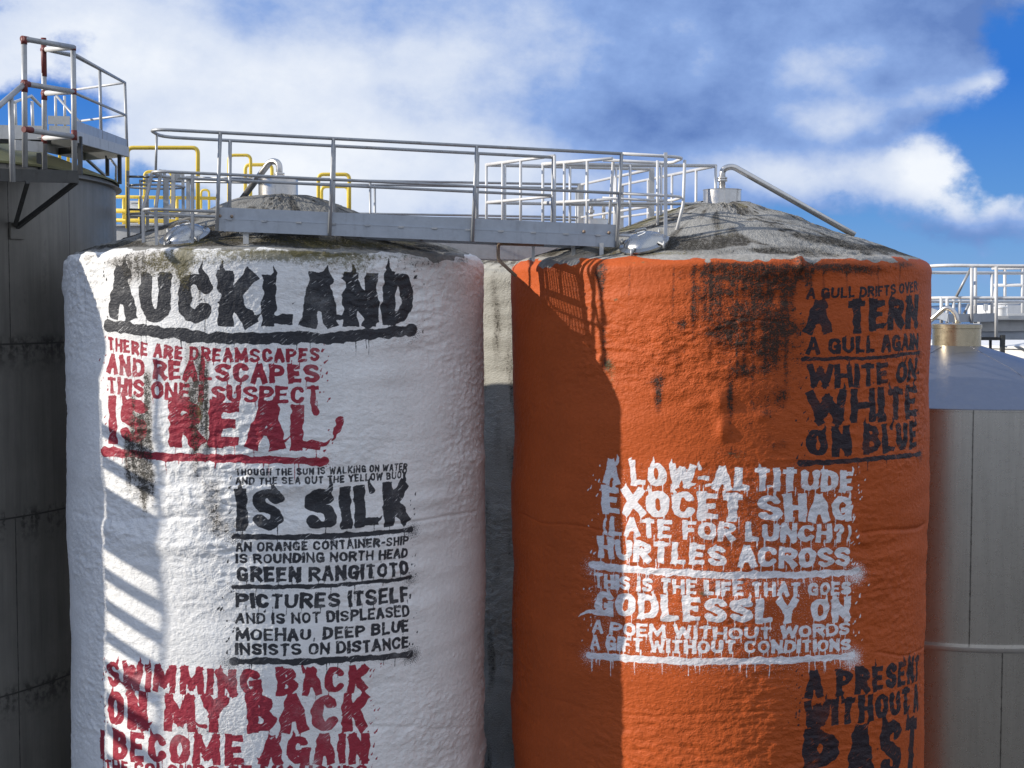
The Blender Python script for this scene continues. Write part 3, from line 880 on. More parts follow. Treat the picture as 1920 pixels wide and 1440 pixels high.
    ex['rough'] = np.clip(ex['rough'], .1, 1.4)
    ex['lichen'] = ((20, 2.5, 1.2, .22, .6), (40, 2.6, .8, .2, .5), (-20, 2.55, .8, .25, .5))
    # a few creases and the seam of the foam lift
    for (x0, x1, y0, y1, d, wz) in ((690, 908, 985, 955, -.022, .022), (400, 560, 940, 985, -.012, .018), (560, 900, 1345, 1360, -.010, .03), (130, 420, 960, 970, -.010, .03), (640, 900, 560, 575, -.006, .05)):
        a = p.hit(x0, y0); b = p.hit(x1 if x1 < 903 else 900, y1)
        U = p.u[None, :]; f = (U - a[0] * RT) / ((b[0] - a[0]) * RT)
        zc = a[1] + (b[1] - a[1]) * f + .02 * N((.3, .3), 21)
        win = np.clip(f * 8, 0, 1) * np.clip((1 - f) * 8, 0, 1)
        ex['h'] += d * win * np.exp(-((p.z[:, None] - zc) / wz) ** 2)

def paint_orange(p, ex, N):
    L = p.line
    L('A', 'A GULL DRIFTS OVER', 1513, 1722, (561, 558, 546), (21, 20), .23, splat=.4, spray=.2)
    L('A', 'A TERN', 1510, 1722, (626, 622, 611), (60, 57), .30, horns=.3, splat=.4, spray=.25)
    L('A', 'A GULL AGAIN', 1512, 1722, (665, 663, 655), (32, 31), .25, splat=.3, spray=.3)
    p.rule('A', 1508, 1722, (674, 671, 661), 7, 1.0, 2)
    L('A', 'WHITE ON', 1513, 1720, (726, 725, 713), (42, 40), .27, splat=.5, horns=.3, spray=.25)
    L('A', 'WHITE', 1514, 1721, (796, 792, 782), (60, 60), .29, splat=.6, horns=.3, spray=.25)
    L('A', 'ON BLUE', 1512, 1719, (857, 853, 840), (54, 54), .29, splat=.5, horns=.3, spray=.25)
    p.rule('A', 1504, 1722, (868, 862, 851), 10, 1.2, 3)
    L('B', 'A LOW-ALTITUDE', 1130, 1601, (907, 919, 921), (47, 38), .27, horns=.5, splat=.7, drips=.7, spray=.3)
    L('B', 'EXOCET SHAG', 1128, 1598, (963, 977, 976), (52, 46), .29, horns=.4, splat=.6, drips=.7, spray=.3)
    L('B', '(LATE FOR LUNCH?)', 1128, 1598, (1003, 1015, 1017), (36, 34), .25, splat=.4, drips=.7, spray=.3)
    L('B', 'HURTLES ACROSS', 1120, 1597, (1046, 1063, 1064), (39, 38), .26, splat=.4, drips=.9, spray=.35)
    p.rule('B', 1110, 1606, (1060, 1078, 1073), 13, 1.2, 24)
    L('B', 'THIS IS THE LIFE THAT GOES', 1113, 1597, (1102, 1117, 1116), (28, 25), .24, splat=.3, drips=.4, spray=.3)
    L('B', 'GODLESSLY ON', 1115, 1595, (1153, 1168, 1164), (46, 44), .29, horns=.4, splat=.6, drips=.5, spray=.35)
    L('B', 'A POEM WITHOUT WORDS', 1110, 1594, (1187, 1199, 1190), (24, 23), .24, splat=.3, drips=.6, spray=.3)
    L('B', 'A GIFT WITHOUT CONDITIONS', 1107, 1595, (1218, 1226, 1219), (27, 22), .24, splat=.3, drips=.6, spray=.3)
    p.rule('B', 1107, 1594, (1230, 1240, 1231), 13, 1.3, 30)
    for a in ((1118, 1135, .35, .3, .9), (1590, 1240, .2, .25, .7), (1606, 1085, .18, .2, .7)):
        q = p.hit(a[0], a[1]); p.puff('B', q[0] * RT, q[1], a[2], a[3], a[4] * .5)
    q = p.hit(1300, 1270)
    p.puff('B', q[0] * RT, q[1], 1.2, .35, .25)
    q = p.hit(1500, 1290)
    p.puff('B', q[0] * RT, q[1], .6, .35, .25)
    a = p.hit(1135, 1150); b = p.hit(1083, 1155)
    p.stroke('B', [(a[0] * RT, a[1]), ((a[0] * .4 + b[0] * .6) * RT, a[1] - .01), (b[0] * RT, b[1])], .04, .004, warp=.2)
    L('A', 'A PRESENT', 1508, 1724, (1309, 1299, 1276), (49, 48), .30, splat=.6, horns=.3, spray=.3)
    L('A', 'WITHOUT A', 1506, 1723, (1364, 1352, 1331), (48, 46), .30, splat=.6, horns=.3, spray=.3)
    L('A', 'PAST', 1505, 1718, (1482, 1474, 1452), (115, 112), .34, splat=.6, horns=.5, spray=.3)
    # moss, soot and damp
    for a in ((1360, 505, 46, 14, .7), (1440, 510, 50, 18, .7), (1400, 512, 40, 12, .6), (1330, 520, 16, 22, .5), (1490, 515, 30, 26, .5), (1560, 500, 50, 9, .6), (1620, 505, 60, 10, .6), (1700, 495, 50, 9, .5),
              (1388, 585, 16, 14, .5), (1360, 630, 30, 30, .42), (1455, 605, 22, 22, .62), (1490, 615, 26, 12, .45), (1435, 655, 22, 18, .62), (1395, 695, 26, 14, .45), (1370, 740, 8, 60, .5),
              (1430, 760, 26, 30, .30), (1465, 745, 12, 16, .5), (1375, 850, 18, 10, .45), (1460, 835, 24, 10, .35), (1140, 685, 12, 14, .6), (1132, 640, 10, 40, .35), (1232, 715, 14, 10, .62),
              (1234, 745, 7, 26, .75), (1278, 608, 8, 12, .6), (1126, 510, 14, 26, .75), (1330, 575, 30, 40, .26), (1480, 680, 50, 90, .16), (1410, 600, 90, 60, .2), (1320, 1112, 12, 8, .5), (1250, 860, 30, 30, .0)):
        blob(p, ex, 'grime', a[0], a[1], a[2], a[3], a[4] * 1.45)
    for a in ((1145, 690, 16, 26, .55), (1150, 730, 12, 22, .35), (1135, 640, 14, 60, .3), (1155, 562, 14, 4, .6), (1375, 855, 22, 10, .5), (1317, 1112, 12, 9, .7), (1230, 700, 16, 40, .2), (1150, 800, 10, 60, .15), (1440, 640, 60, 80, .18), (1200, 488, 60, 6, .5), (1690, 830, 14, 10, .4), (1390, 520, 80, 20, .25)):
        blob(p, ex, 'moss', *a)
    for a in ((1262, 498, 640, 3, .5), (1300, 500, 700, 4, .5), (1322, 500, 610, 3, .55), (1383, 505, 760, 3, .6), (1412, 505, 820, 4, .55), (1442, 505, 740, 3, .65), (1476, 505, 780, 4, .6), (1545, 500, 640, 3, .5), (1590, 500, 590, 3, .45), (1650, 498, 600, 3, .45), (1690, 496, 560, 3, .5), (1180, 495, 600, 3, .45), (1350, 505, 600, 5, .6), (1372, 508, 580, 7, .6), (1398, 508, 640, 6, .6), (1424, 508, 600, 8, .7), (1448, 510, 590, 6, .7), (1468, 510, 640, 7, .6), (1486, 512, 600, 6, .7), (1520, 505, 570, 6, .5), (1436, 600, 720, 8, .5), (1456, 590, 700, 6, .5), (1396, 620, 760, 5, .5), (1340, 505, 620, 6, .35), (1240, 700, 790, 4, .3), (1370, 720, 800, 3, .5), (1127, 500, 620, 7, .5), (1420, 510, 560, 26, .3), (1695, 860, 1000, 3, .1)):
        streak(p, ex, 'grime', *a)
    for a in ((1380, 620, 110, 120, .8), (1250, 700, 120, 150, .5), (1300, 1330, 160, 60, .5)):
        blob(p, ex, 'rough', *a)
    for a in ((1050, 800, 70, 400, -.3), (1600, 950, 100, 100, -.25)):
        blob(p, ex, 'rough', *a)
    ex['rough'] = np.clip(ex['rough'], .1, 1.5)
    reg = {'grime': np.zeros_like(ex['grime'])}
    for a in ((1410, 620, 90, 130, 1.0), (1240, 690, 60, 80, .5), (1400, 520, 160, 40, .8), (1400, 830, 80, 40, .4)):
        blob(p, reg, 'grime', *a)
    ex['grime'] += reg['grime'] * .30 * np.clip(N((.05, .07), 51) - .2, 0, 2) + reg['grime'] * .10 * np.clip(N((.2, .25), 52), 0, 2)
    ex['lichen'] = ((-70, 1.0, .35, .5, .8), (-62, 1.6, .35, .4, .65), (-95, .6, .3, .3, .7), (-40, 2.55, .9, .25, .6), (20, .5, .5, .12, .5), (-20, 2.7, .6, .1, .5))
    # the lumps where foam has blistered, and creases
    for (x, y, sx, sy, d) in ((1350, 752, 15, 20, .055), (1354, 806, 12, 20, .045), (1320, 754, 16, 10, .028), (1330, 700, 30, 10, .020), (1430, 780, 14, 8, .018), (1378, 690, 14, 20, .018),
                              (1500, 490, 9, 18, .085), (1300, 760, 14, 10, .02), (1410, 560, 60, 16, -.014), (1255, 880, 50, 22, .02), (1350, 1000, 70, 18, .016), (1240, 640, 26, 70, .018)):
        blob(p, ex, 'h', x, y, sx, sy, d)
    for (x0, x1, y0, y1, d, wz) in ((975, 1180, 965, 1000, -.014, .016), (1600, 1735, 1000, 985, -.024, .03), (1000, 1600, 1300, 1310, -.008, .03), (1340, 1480, 592, 603, -.007, .015), (1330, 1420, 650, 668, -.006, .012), (1100, 1500, 880, 870, -.006, .04), (1630, 1740, 1225, 1215, -.015, .02)):
        a = p.hit(x0, y0); b = p.hit(x1, y1)
        U = p.u[None, :]; f = (U - a[0] * RT) / ((b[0] - a[0]) * RT)
        zc = a[1] + (b[1] - a[1]) * f + .02 * N((.3, .3), 22)
        win = np.clip(f * 8, 0, 1) * np.clip((1 - f) * 8, 0, 1)
        ex['h'] += d * win * np.exp(-((p.z[:, None] - zc) / wz) ** 2)

M['foam_white'] = foam_mat('white_painted_foam', (.79, .785, .77), INK_BLACK, INK_RED, .6)
M['foam_orange'] = foam_mat('orange_painted_foam', (.43, .082, .016), INK_BLACK, INK_WHITE, .6, roofgrey=(.30, .29, .27))
M['foam_roof_a'] = foam_mat('grey_foam_roof', (.2, .2, .2), INK_BLACK, INK_RED, .7, 2.4, roofgrey=(.21, .205, .19))
M['foam_roof_b'] = foam_mat('pale_grey_foam_roof', (.27, .27, .26), INK_BLACK, INK_RED, .7, 2.4, roofgrey=(.27, .265, .25))
M['foam_grey'] = foam_mat('unpainted_foam', (.31, .30, .265), INK_BLACK, INK_RED, .7, 1.6, roofgrey=(.36, .35, .31))

def collar_and_vent(root, C, zc, h, r, pipe, mat=None, pr=.046, ferrule=None):
    b = MB()
    b.lathe([(r - .02, 0), (r, 0), (r, h - .012), (r + .008, h - .006), (r + .004, h), (r - .03, h), (r - .03, h - .03), (.02, h - .03)], (C[0], C[1], zc), 56)
    # vertical weld and a rolled foot
    b.bar((C[0] + .003, C[1] - r - .003, zc + .02), (C[0] + .003, C[1] - r - .003, zc + h - .02), .012, .008, Vector((0, 1, 0)))
    o = b.build('vent_collar', mat or M['stain'], root); smooth_by_angle(o, 40)
    p = tube_obj('vent_pipe', pipe, pr, mat or M['stain'], root, 14)
    if ferrule is not None:
        f = MB(); f.lathe([(pr, -.035), (pr + .028, -.03), (pr + .028, -.005), (pr + .012, 0), (pr + .028, .005), (pr + .028, .03), (pr, .035)], ferrule, 20)
        q = f.build('pipe_clamp', mat or M['stain'], p)
    return p

def hatch(root, c, tilt_axis, tilt, r, digit):
    rot = Matrix.Rotation(tilt, 3, tilt_axis)
    b = MB()
    b.lathe([(r + .015, -.16), (r + .015, -.01), (r + .045, .0), (r + .045, .022), (r + .01, .03), (r - .02, .042), (r * .9, .068), (r * .78, .098), (r * .62, .126), (r * .44, .147), (r * .22, .160), (.001, .165)], c, 64, rot)
    o = b.build('manhole_lid', M['lid'], root); smooth_by_angle(o, 45)
    cv = Vector(c)
    for a in (-2.3, -.6, .7, 2.4):
        k = MB()
        p0 = cv + rot @ Vector((math.sin(a) * (r - .02), -math.cos(a) * (r - .02), .06))
        p1 = cv + rot @ Vector((math.sin(a) * (r + .07), -math.cos(a) * (r + .07), .03))
        k.bar(p0, p1, .032, .022)
        k.tube([p1 + Vector((0, 0, -.05)), p1 + Vector((0, 0, .05))], .016, 8)
        q = k.build('lid_clamp', M['galv'], o)
    hb = MB()
    q0 = [Vector((-.07, .13, .12)), Vector((-.07, .13, .18)), Vector((.07, .13, .18)), Vector((.07, .13, .12))]
    hb.tube(bend([cv + rot @ p for p in q0], .03), .012, 8)
    q = hb.build('lid_handle', M['lid'], o)
    d = MB()
    for st in digit:
        pts = []
        for (x, y) in st:
            rr = math.hypot(x, y)
            zz = np.interp(rr, [0, r * .22, r * .44, r * .62, r * .78], [.165, .160, .147, .126, .098]) + .005
            pts.append(cv + rot @ Vector((x, y, zz)))
        for i in range(len(pts) - 1):
            d.bar(pts[i], pts[i + 1], .022, .004, rot @ Vector((0, 0, 1)))
    q = d.build('painted_number', M['white'], o)

# ---- the white tank
tw = empty('storage_tank', (CW[0], CW[1], 0), 'tank clad in white lumpy foam, painted with black and dark red verses', 'tank', 'foam-clad storage tanks')
prof_w = [(2.9, E + .66), (2.2, E + .93), (1.6, E + 1.17), (1.1, E + 1.36), (.75, E + 1.50), (.5, E + 1.58), (.25, E + 1.60)]
PW = foam_tank(CW, RT, prof_w, 11, (M['foam_white'], M['foam_roof_a']), tw, paint=paint_white, zsh=.72, rg=1.25)
zc = E + 1.56
ap = pt(521, 340, CW[1])
pipe = bend([Vector((CW[0] + .02, CW[1], zc + .1)), Vector((CW[0] + .02, CW[1], zc + .52)), Vector((CW[0] - .12, CW[1] + .1, zc + .56)), Vector((CW[0] - .78, CW[1] + .55, zc - .16))], .12, 8)
collar_and_vent(tw, CW, zc, .28, .285, pipe, ferrule=(CW[0] + .02, CW[1], zc + .34))
hatch(tw, (-4.27, 18.60, E + .89), Vector((.85, -.35, 0)).normalized(), math.radians(25), .29, [[(-.09, .06), (.07, .06)], [(-.09, .06), (-.09, .03)], [(-.01, .10), (.09, .10)]])

# ---- the orange tank
to = empty('storage_tank', (CO[0], CO[1], 0), 'tank clad in orange foam, painted with white verses and some black ones', 'tank', 'foam-clad storage tanks')
prof_o = [(2.9, E + .60), (2.2, E + .87), (1.57, E + 1.10), (1.1, E + 1.26), (.73, E + 1.38), (.5, E + 1.46), (.25, E + 1.50)]
PO = foam_tank(CO, RT, prof_o, 37, (M['foam_orange'], M['foam_roof_b']), to, paint=paint_orange, zsh=.64, rg=.85)
zc = E + 1.47
cx = CO[0] + .05
pipe = bend([Vector((cx, CO[1], zc + .1)), Vector((cx, CO[1], zc + .52)), Vector((cx + .14, CO[1] - .03, zc + .56)), Vector((cx + 1.86, CO[1] - .35, zc - .46))], .13, 8)
collar_and_vent(to, (cx, CO[1]), zc, .22, .275, pipe, ferrule=(cx, CO[1], zc + .37))
six = [[(.06, .10), (-.02, .08), (-.05, .02), (-.03, -.04), (.02, -.05), (.05, -.02), (.04, .02), (-.01, .03), (-.04, .0)]]
six = [[(-x, -y + .04) for (x, y) in six[0]]]
hatch(to, (1.742, 18.75, E + .80), Vector((.7, -.5, 0)).normalized(), math.radians(24), .29, six)

# ---- the unpainted foam tank behind them
CB = (1.75, 30.0)
tb = empty('storage_tank', (CB[0], CB[1], 0), 'grey unpainted foam tank standing behind the gap between the white and orange tanks', 'tank', 'foam-clad storage tanks')
def paint_back(p, ex, N):
    ex['grime'] += .30 * np.clip(N((.5, .12), 31), 0, 2)
    ex['rough'] = np.clip(ex['rough'] + .5, 0, 1.5)
prof_b = [(2.9, E + .74), (2.2, E + 1.0), (1.57, E + 1.25), (1.1, E + 1.42), (.73, E + 1.54), (.5, E + 1.6), (.25, E + 1.62)]
foam_tank(CB, 3.05, prof_b, 53, (M['foam_grey'], M['foam_grey']), tb, az_range=(-80, 70), res=.03, paint=paint_back, amp=1.6, zsh=.74)
zc = E + 1.58
pipe = bend([Vector((CB[0] - .08, CB[1], zc + .1)), Vector((CB[0] - .08, CB[1], zc + .62)), Vector((CB[0] + .18, CB[1], zc + .62)), Vector((CB[0] + .18, CB[1], zc + .15))], .12, 8)
collar_and_vent(tb, CB, zc, .24, .27, pipe, pr=.04, ferrule=(CB[0] - .08, CB[1], zc + .4))

# ------------------------------------------------------------------ plain tanks
def lathe_surf(name, C, prof, n, material, root, az0=0.0):
    """smooth lathe with the 'surf' attribute (arc length, height)"""
    az = np.linspace(-math.pi, math.pi, n)
    rows = []
    r = np.array([p[0] for p in prof]); z = np.array([p[1] for p in prof])
    X = C[0] + np.sin(az)[None, :] * r[:, None]; Y = C[1] - np.cos(az)[None, :] * r[:, None]
    Z = np.broadcast_to(z[:, None], X.shape)
    P = np.stack([X, Y, Z], -1)
    rm = r.max()
    s = np.concatenate([[0], np.cumsum(np.hypot(np.diff(r), np.diff(z)))]) + z[0]
    surf = np.stack([np.broadcast_to(az[None, :] * rm, X.shape), np.broadcast_to(s[:, None], X.shape), np.zeros(X.shape)], -1)
    o = grid_mesh(name, P, {'surf': surf}, material, root, closed=False)
    smooth_by_angle(o, 30)
    return o

# the big dull steel tank at the left
CL = (-11.56, 22.94); RL = 5.0
tl = empty('storage_tank', (CL[0], CL[1], 0), 'large dull grey steel tank with an olive roof at the left edge', 'tank', 'bare steel storage tanks')
zr = E + 2.03
def us(px, py, C, R):
    d = pt(px, py, 1.0) - Vector((0, 0, E))
    a = d.x ** 2 + d.y ** 2; b = -2 * (d.x * C[0] + d.y * C[1]); c = C[0] ** 2 + C[1] ** 2 - R * R
    k = (-b - math.sqrt(max(b * b - 4 * a * c, 0))) / (2 * a)
    return math.atan2(d.x * k - C[0], -(d.y * k - C[1])), E + d.z * k
def zat(px, py): return us(px, py, CL, RL)[1]
rings = (zat(60, 644), zat(60, 965), zat(60, 1290))
seams = [(us(28, 500, CL, RL)[0] * RL, rings[0], 99), (us(42, 1100, CL, RL)[0] * RL, -5, rings[1]), (us(140, 500, CL, RL)[0] * RL, rings[0], 99)]
M['left_shell'] = shell_mat('dull_steel_shell', (.20, .188, .165), .42, .40, seam=seams, ring=rings, streak_amt=.6)
lathe_surf('wall', CL, [(RL, 0), (RL, E - 4), (RL, E), (RL, zr - .10), (RL + .10, zr - .085), (RL + .10, zr - .07), (RL, zr - .06), (RL, zr)], 200, M['left_shell'], tl)
b = MB()
b.lathe([(RL + .06, zr), (RL + .06, zr + .03), (.3, zr + .03 + (RL - .3) * math.tan(math.radians(22))), (.001, zr + .03 + RL * math.tan(math.radians(22)))], (CL[0], CL[1], 0), 160)
rf = b.build('roof', M['olive'], tl); smooth_by_angle(rf, 30)
b = MB()
for k in range(40):
    a = 2 * math.pi * k / 40
    p0 = Vector((CL[0] + math.sin(a) * 4.9, CL[1] - math.cos(a) * 4.9, zr + .055)); p1 = Vector((CL[0] + math.sin(a) * .5, CL[1] - math.cos(a) * .5, zr + .04 + 4.5 * math.tan(math.radians(22))))
    b.bar(p0, p1, .03, .03)
q = b.build('roof_rib', M['olive'], rf)

# the bright steel tank at the right
CR = (8.13, 26.0); RR = 3.0
tr = empty('storage_tank', (CR[0], CR[1], 0), 'stainless steel tank with smooth cone roof right of the orange tank', 'tank', 'bare steel storage tanks')
zrim = E - 1.70; zband = us(1830, 1216, CR, RR)[1]
sea = [(us(1822, 900, CR, RR)[0] * RR, zband, 20), (us(1878, 1300, CR, RR)[0] * RR, 0, zband)]
M['right_shell'] = shell_mat('stainless_shell', (.50, .475, .43), .28, .95, seam=sea, dark=(.09, .085, .08), seam_w=.016, streak_amt=.2, var=.4)
M['right_roof'] = metal_mat('stainless_roof', (.25, .26, .30), .9, .36, .08, (.36, .34, .33), .4, streak=False, bump=.01)
lathe_surf('wall', CR, [(RR, 0), (RR, zrim - .03), (RR + .03, zrim - .025), (RR + .03, zrim)], 160, M['right_shell'], tr)
b = MB(); b.lathe([(RR - .01, zband - .05), (RR + .10, zband - .045), (RR + .11, zband - .02), (RR + .11, zband + .035), (RR + .02, zband + .06), (RR - .01, zband + .06)], (CR[0], CR[1], 0), 140)
o = b.build('flange_ring', M['stain'], tr); smooth_by_angle(o, 40)
b = MB()
zcol = E - .72
b.lathe([(RR + .035, zrim), (RR + .035, zrim + .015), (RR - .05, zrim + .05), (1.6, zrim + .62), (.40, zcol)], (CR[0], CR[1], 0), 120)
rf = b.build('roof', M['right_roof'], tr); smooth_by_angle(rf, 25)
b = MB()
for a in (.32, -.85, 1.55, 2.9, -2.1):
    b.bar(Vector((CR[0] + math.sin(a) * 2.9, CR[1] - math.cos(a) * 2.9, zrim + .075)), Vector((CR[0] + math.sin(a) * 1.6, CR[1] - math.cos(a) * 1.6, zrim + .623)), .035, .006)
    b.bar(Vector((CR[0] + math.sin(a) * 1.6, CR[1] - math.cos(a) * 1.6, zrim + .623)), Vector((CR[0] + math.sin(a) * .45, CR[1] - math.cos(a) * .45, zcol - .01)), .035, .006)
q = b.build('weld_seam', M['right_roof'], rf)
b = MB()
b.lathe([(.43, zcol - .06), (.43, zcol + .30), (.445, zcol + .31), (.445, zcol + .38), (.40, zcol + .39), (.02, zcol + .395)], (CR[0] + .02, CR[1], 0), 48)
o = b.build('vent_collar', M['brass'], tr); smooth_by_angle(o, 40)
p0 = pt(1790, 605, CR[1])
tube_obj('vent_pipe', bend([pt(1795, 610, 26.1), pt(1793, 588, 26.1), pt(1775, 574, 26.2), pt(1757, 590, 26.3), pt(1740, 605, 26.4)], .18, 6), .045, M['stain'], tr, 12)

# ------------------------------------------------------------------ gangways
GAL, BEAM, PALE = M['galv'], M['beam'], M['pale']
def lerp(a, b, t): return a + (b - a) * t

def grating(name, a, b, w_vec, parent, pitch=.046, m=None):
    """open mesh deck between line a-b and the same line moved by w_vec"""
    a = Vector(a); b = Vector(b); w = Vector(w_vec)
    g = MB(); L = (b - a).length
    n = int(L / pitch)
    for i in range(n + 1):
        p = lerp(a, b, i / n)
        g.bar(p, p + w, .019, .004)
    k = int(w.length / pitch)
    for i in range(k + 1):
        o = w * (i / k)
        g.bar(a + o, b + o, .019, .003)
    return g.build(name, m or GAL, parent)

# --- main gangway over the two painted tanks
fa = pt(405, 433, 18.0); fb = pt(1157, 464, 18.9)      # bottom front edge of the beam
wv = Vector((-.05, .75, 0.0))
H_T, H_R, H_M = .29, 1.23, .71
gw = empty('gangway', fa, 'long galvanised gangway with double tube railings crossing in front of both foam roofs', 'walkway')
Z = lambda h: Vector((0, 0, h))
for off, sgn in ((Vector((0, 0, 0)), -1), (wv, 1)):
    b = MB()
    b.bar(fa + off + Z(.075), fb + off + Z(.075), .045, .15)
    q = b.build('side_beam', BEAM, gw)
    b = MB()
    b.bar(fa + off + Z(.225) + Vector((0, -sgn * .004, 0)), fb + off + Z(.225) + Vector((0, -sgn * .004, 0)), .008, .15)
    b.bar(fa + off + Z(.155) + Vector((0, sgn * .012, 0)), fb + off + Z(.155) + Vector((0, sgn * .012, 0)), .03, .010)
    q = b.build('toe_board', BEAM, gw)
grating('deck_grating', fa + Z(.145) + Vector((.02, .03, 0)), fb + Z(.145) + Vector((-.02, .03, 0)), wv - Vector((0, .06, 0)), gw)
for i in range(5):
    p = lerp(fa, fb, (i + .5) / 5)
    b = MB(); b.bar(p + Z(.06), p + wv + Z(.06), .04, .08); b.build('cross_beam', GAL, gw)
for (px, py) in ((413, 409), (434, 401), (1092, 436), (1141, 440)):
    f = (px - 405) / (1157 - 405)
    p = lerp(fa, fb, f) + Z(.19) + Vector((0, -.02, 0))
    b = MB(); b.lathe([(.001, .02), (.018, .02), (.022, .0)], p, 10, Matrix.Rotation(math.pi / 2, 3, 'X')); b.build('bolt', M['rust'], gw)
for i in range(12):
    p = lerp(fa, fb, (i + .4) / 12) + Z(.148) + Vector((0, -.033, 0))
    b = MB(); b.box(p, (.07, .02, .022)); b.build('toe_board_clip', GAL, gw)
lean = Vector((.06, 0, 0))
fpx = (410, 620, 886, 1155)
fr_posts = [(px - 405) / (1157 - 405) for px in fpx]
def xfrac(px, base=fa, end=fb):
    # parameter along the front beam whose projection is px
    lo, hi = -.4, 1.4
    for _ in range(40):
        mid = (lo + hi) / 2
        p = lerp(base, end, mid)
        if 960 + F * p.x / p.y < px: lo = mid
        else: hi = mid
    return (lo + hi) / 2
for px in fpx:
    p = lerp(fa, fb, xfrac(px)) + Vector((0, -.045, 0))
    tube_obj('post', [p + Z(.0), p + lean + Z(H_R)], .024, GAL, gw)
ra, rb = fa + wv, fb + wv
for px in (431, 625, 893, 1034):
    p = lerp(ra, rb, xfrac(px, ra, rb)) + Vector((0, .045, 0))
    tube_obj('post', [p + Z(.0), p + lean * .4 + Z(H_R)], .024, GAL, gw)
tdir = (fb - fa).normalized()
LFT = -tdir * .75      # how far the guard hoops reach past the deck
def guard(h, name, r=.022, left=.80, right=.92, rend=None):
    """rail round the left hoop and along front and rear"""
    fo = Vector((0, -.045, 0)) + Z(h); ro = Vector((0, .045, 0)) + Z(h)
    hoopl = [fa + fo - tdir * left, ra + ro - tdir * left]
    e = xfrac(1040, ra, rb)
    pts = bend([fb + fo + lean, fa + fo + lean * .5, hoopl[0], hoopl[1], lerp(ra, rb, e) + ro], .28, 8)
    tube_obj(name, pts, r, GAL, gw)
    hr = [fb + fo + tdir * right, rb + ro + tdir * (right - .05)]
    pts = bend([fb + fo + lean, hr[0], hr[1], rb + ro - tdir * .1], .25, 8)
    tube_obj(name, pts, r, PALE, gw)
guard(H_R, 'top_rail'); guard(H_M, 'mid_rail', .020)
# lower hoops round the hatches
lo = [fa + Vector((0, -.03, .24)), fa + Vector((0, -.03, .24)) - tdir * .92, ra + Vector((0, .03, .22)) - tdir * .92, ra + Vector((0, .03, .22))]
lo = [p + Vector((0, 0, 0)) for p in lo]
tube_obj('lower_rail', bend(lo, .28, 8), .020, GAL, gw)
lr = [fb + Vector((0, -.03, .16)), fb + Vector((0, -.03, .16)) + tdir * .82, rb + Vector((0, .03, .16)) + tdir * .82, rb + Vector((0, .03, .16))]
tube_obj('lower_rail', bend(lr, .28, 8), .020, PALE, gw)
# flat stays of the left guard, standing on the foam
def roofz(C, prof, x, y):
    r = math.hypot(x - C[0], y - C[1])
    return float(np.interp(r, [p[0] for p in prof][::-1], [p[1] for p in prof][::-1]))
for (pxs, Yt) in ((((286, 322), (268, 396), (270, 463)), 18.72), (((302, 318), (292, 392), (295, 466)), 18.38), (((361, 322), (361, 396), (361, 466)), 18.30)):
    q = [pt(x, y, Yt) for (x, y) in pxs]
    b = MB(); b.bar(q[0], q[1], .035, .05, Vector((0, 1, 0))); b.bar(q[1] + Vector((0, .002, .0)), q[2] - Z(.12), .035, .05, Vector((0, 1, 0)))
    b.build('flat_stay', GAL, gw)
a_ = pt(294, 250, 18.3)
tube_obj('post', [a_, pt(292, 322, 18.3)], .016, GAL, gw)
for (x0, y0, y1, Y) in ((325, 323, 392, 18.45), (353, 330, 402, 18.75)):
    b = MB()
    b.bar(pt(x0, y0, Y), pt(x0, y1, Y), .045, .045, Vector((0, 1, 0)))
    for (ya, yb, s) in ((y0, y0 + 20, 1), (y1, y1 - 14, -1)):
        p = pt(x0, ya, Y); q = pt(x0, yb, Y)
        ex = Vector((.14 * s, 0, 0))
        b.prism([p - Vector((0, .004, 0)), p + ex - Vector((0, .004, 0)), q - Vector((0, .004, 0))], (0, .008, 0))
    b.build('gusset_post', M['toewhite'], gw)
# right guard posts
for (pxs, Yt) in ((((1248, 288), (1248, 442)), 18.95),):
    b = MB(); b.bar(pt(1248, 286, Yt), pt(1248, 443, Yt), .045, .03, Vector((0, 1, 0))); b.build('flat_stay', PALE, gw)
for pxs, Yt in ((((1284, 300), (1281, 384), (1267, 438)), 19.3), (((1233, 301), (1233, 436)), 19.75), (((1150, 297), (1142, 425)), 19.75)):
    tube_obj('post', bend([pt(x, y, Yt) for (x, y) in pxs], .06, 4), .022, PALE, gw)
# legs
b = MB(); p = lerp(fa, fb, xfrac(462)) + Vector((0, .06, 0)); b.bar(p + Z(-.01), p + Z(-.30), .07, .05, Vector((0, 1, 0))); b.box(p + Z(.0) + Vector((0, 0, -.008)), (.16, .1, .012)); b.build('support_leg', M['toewhite'], gw)
b = MB(); p = lerp(fa, fb, xfrac(1127)) + Vector((0, -.055, 0)); b.bar(p + Z(.05), p + Z(-.42), .05, .012, Vector((0, 1, 0))); b.bar(p + Z(.05) + Vector((-.025, .02, 0)), p + Z(-.42) + Vector((-.025, .02, 0)), .008, .05, Vector((0, 1, 0))); b.build('support_leg', M['toewhite'], gw)
b = MB(); b.tube(bend([pt(1020, 458, 18.9), pt(934, 457, 18.9), pt(934, 487, 18.9), pt(968, 518, 18.9)], .05, 4), .024, 10); b.build('support_leg', M['rust'], gw)
b = MB(); b.bar(pt(1000, 455, 19.0), pt(1000, 490, 19.0), .04, .04, Vector((0, 1, 0))); b.build('support_leg', M['toewhite'], gw); b = MB(); b.bar(pt(1075, 460, 19.2), pt(1075, 490, 19.2), .05, .05, Vector((0, 1, 0))); b.build('support_leg', M['toewhite'], gw)

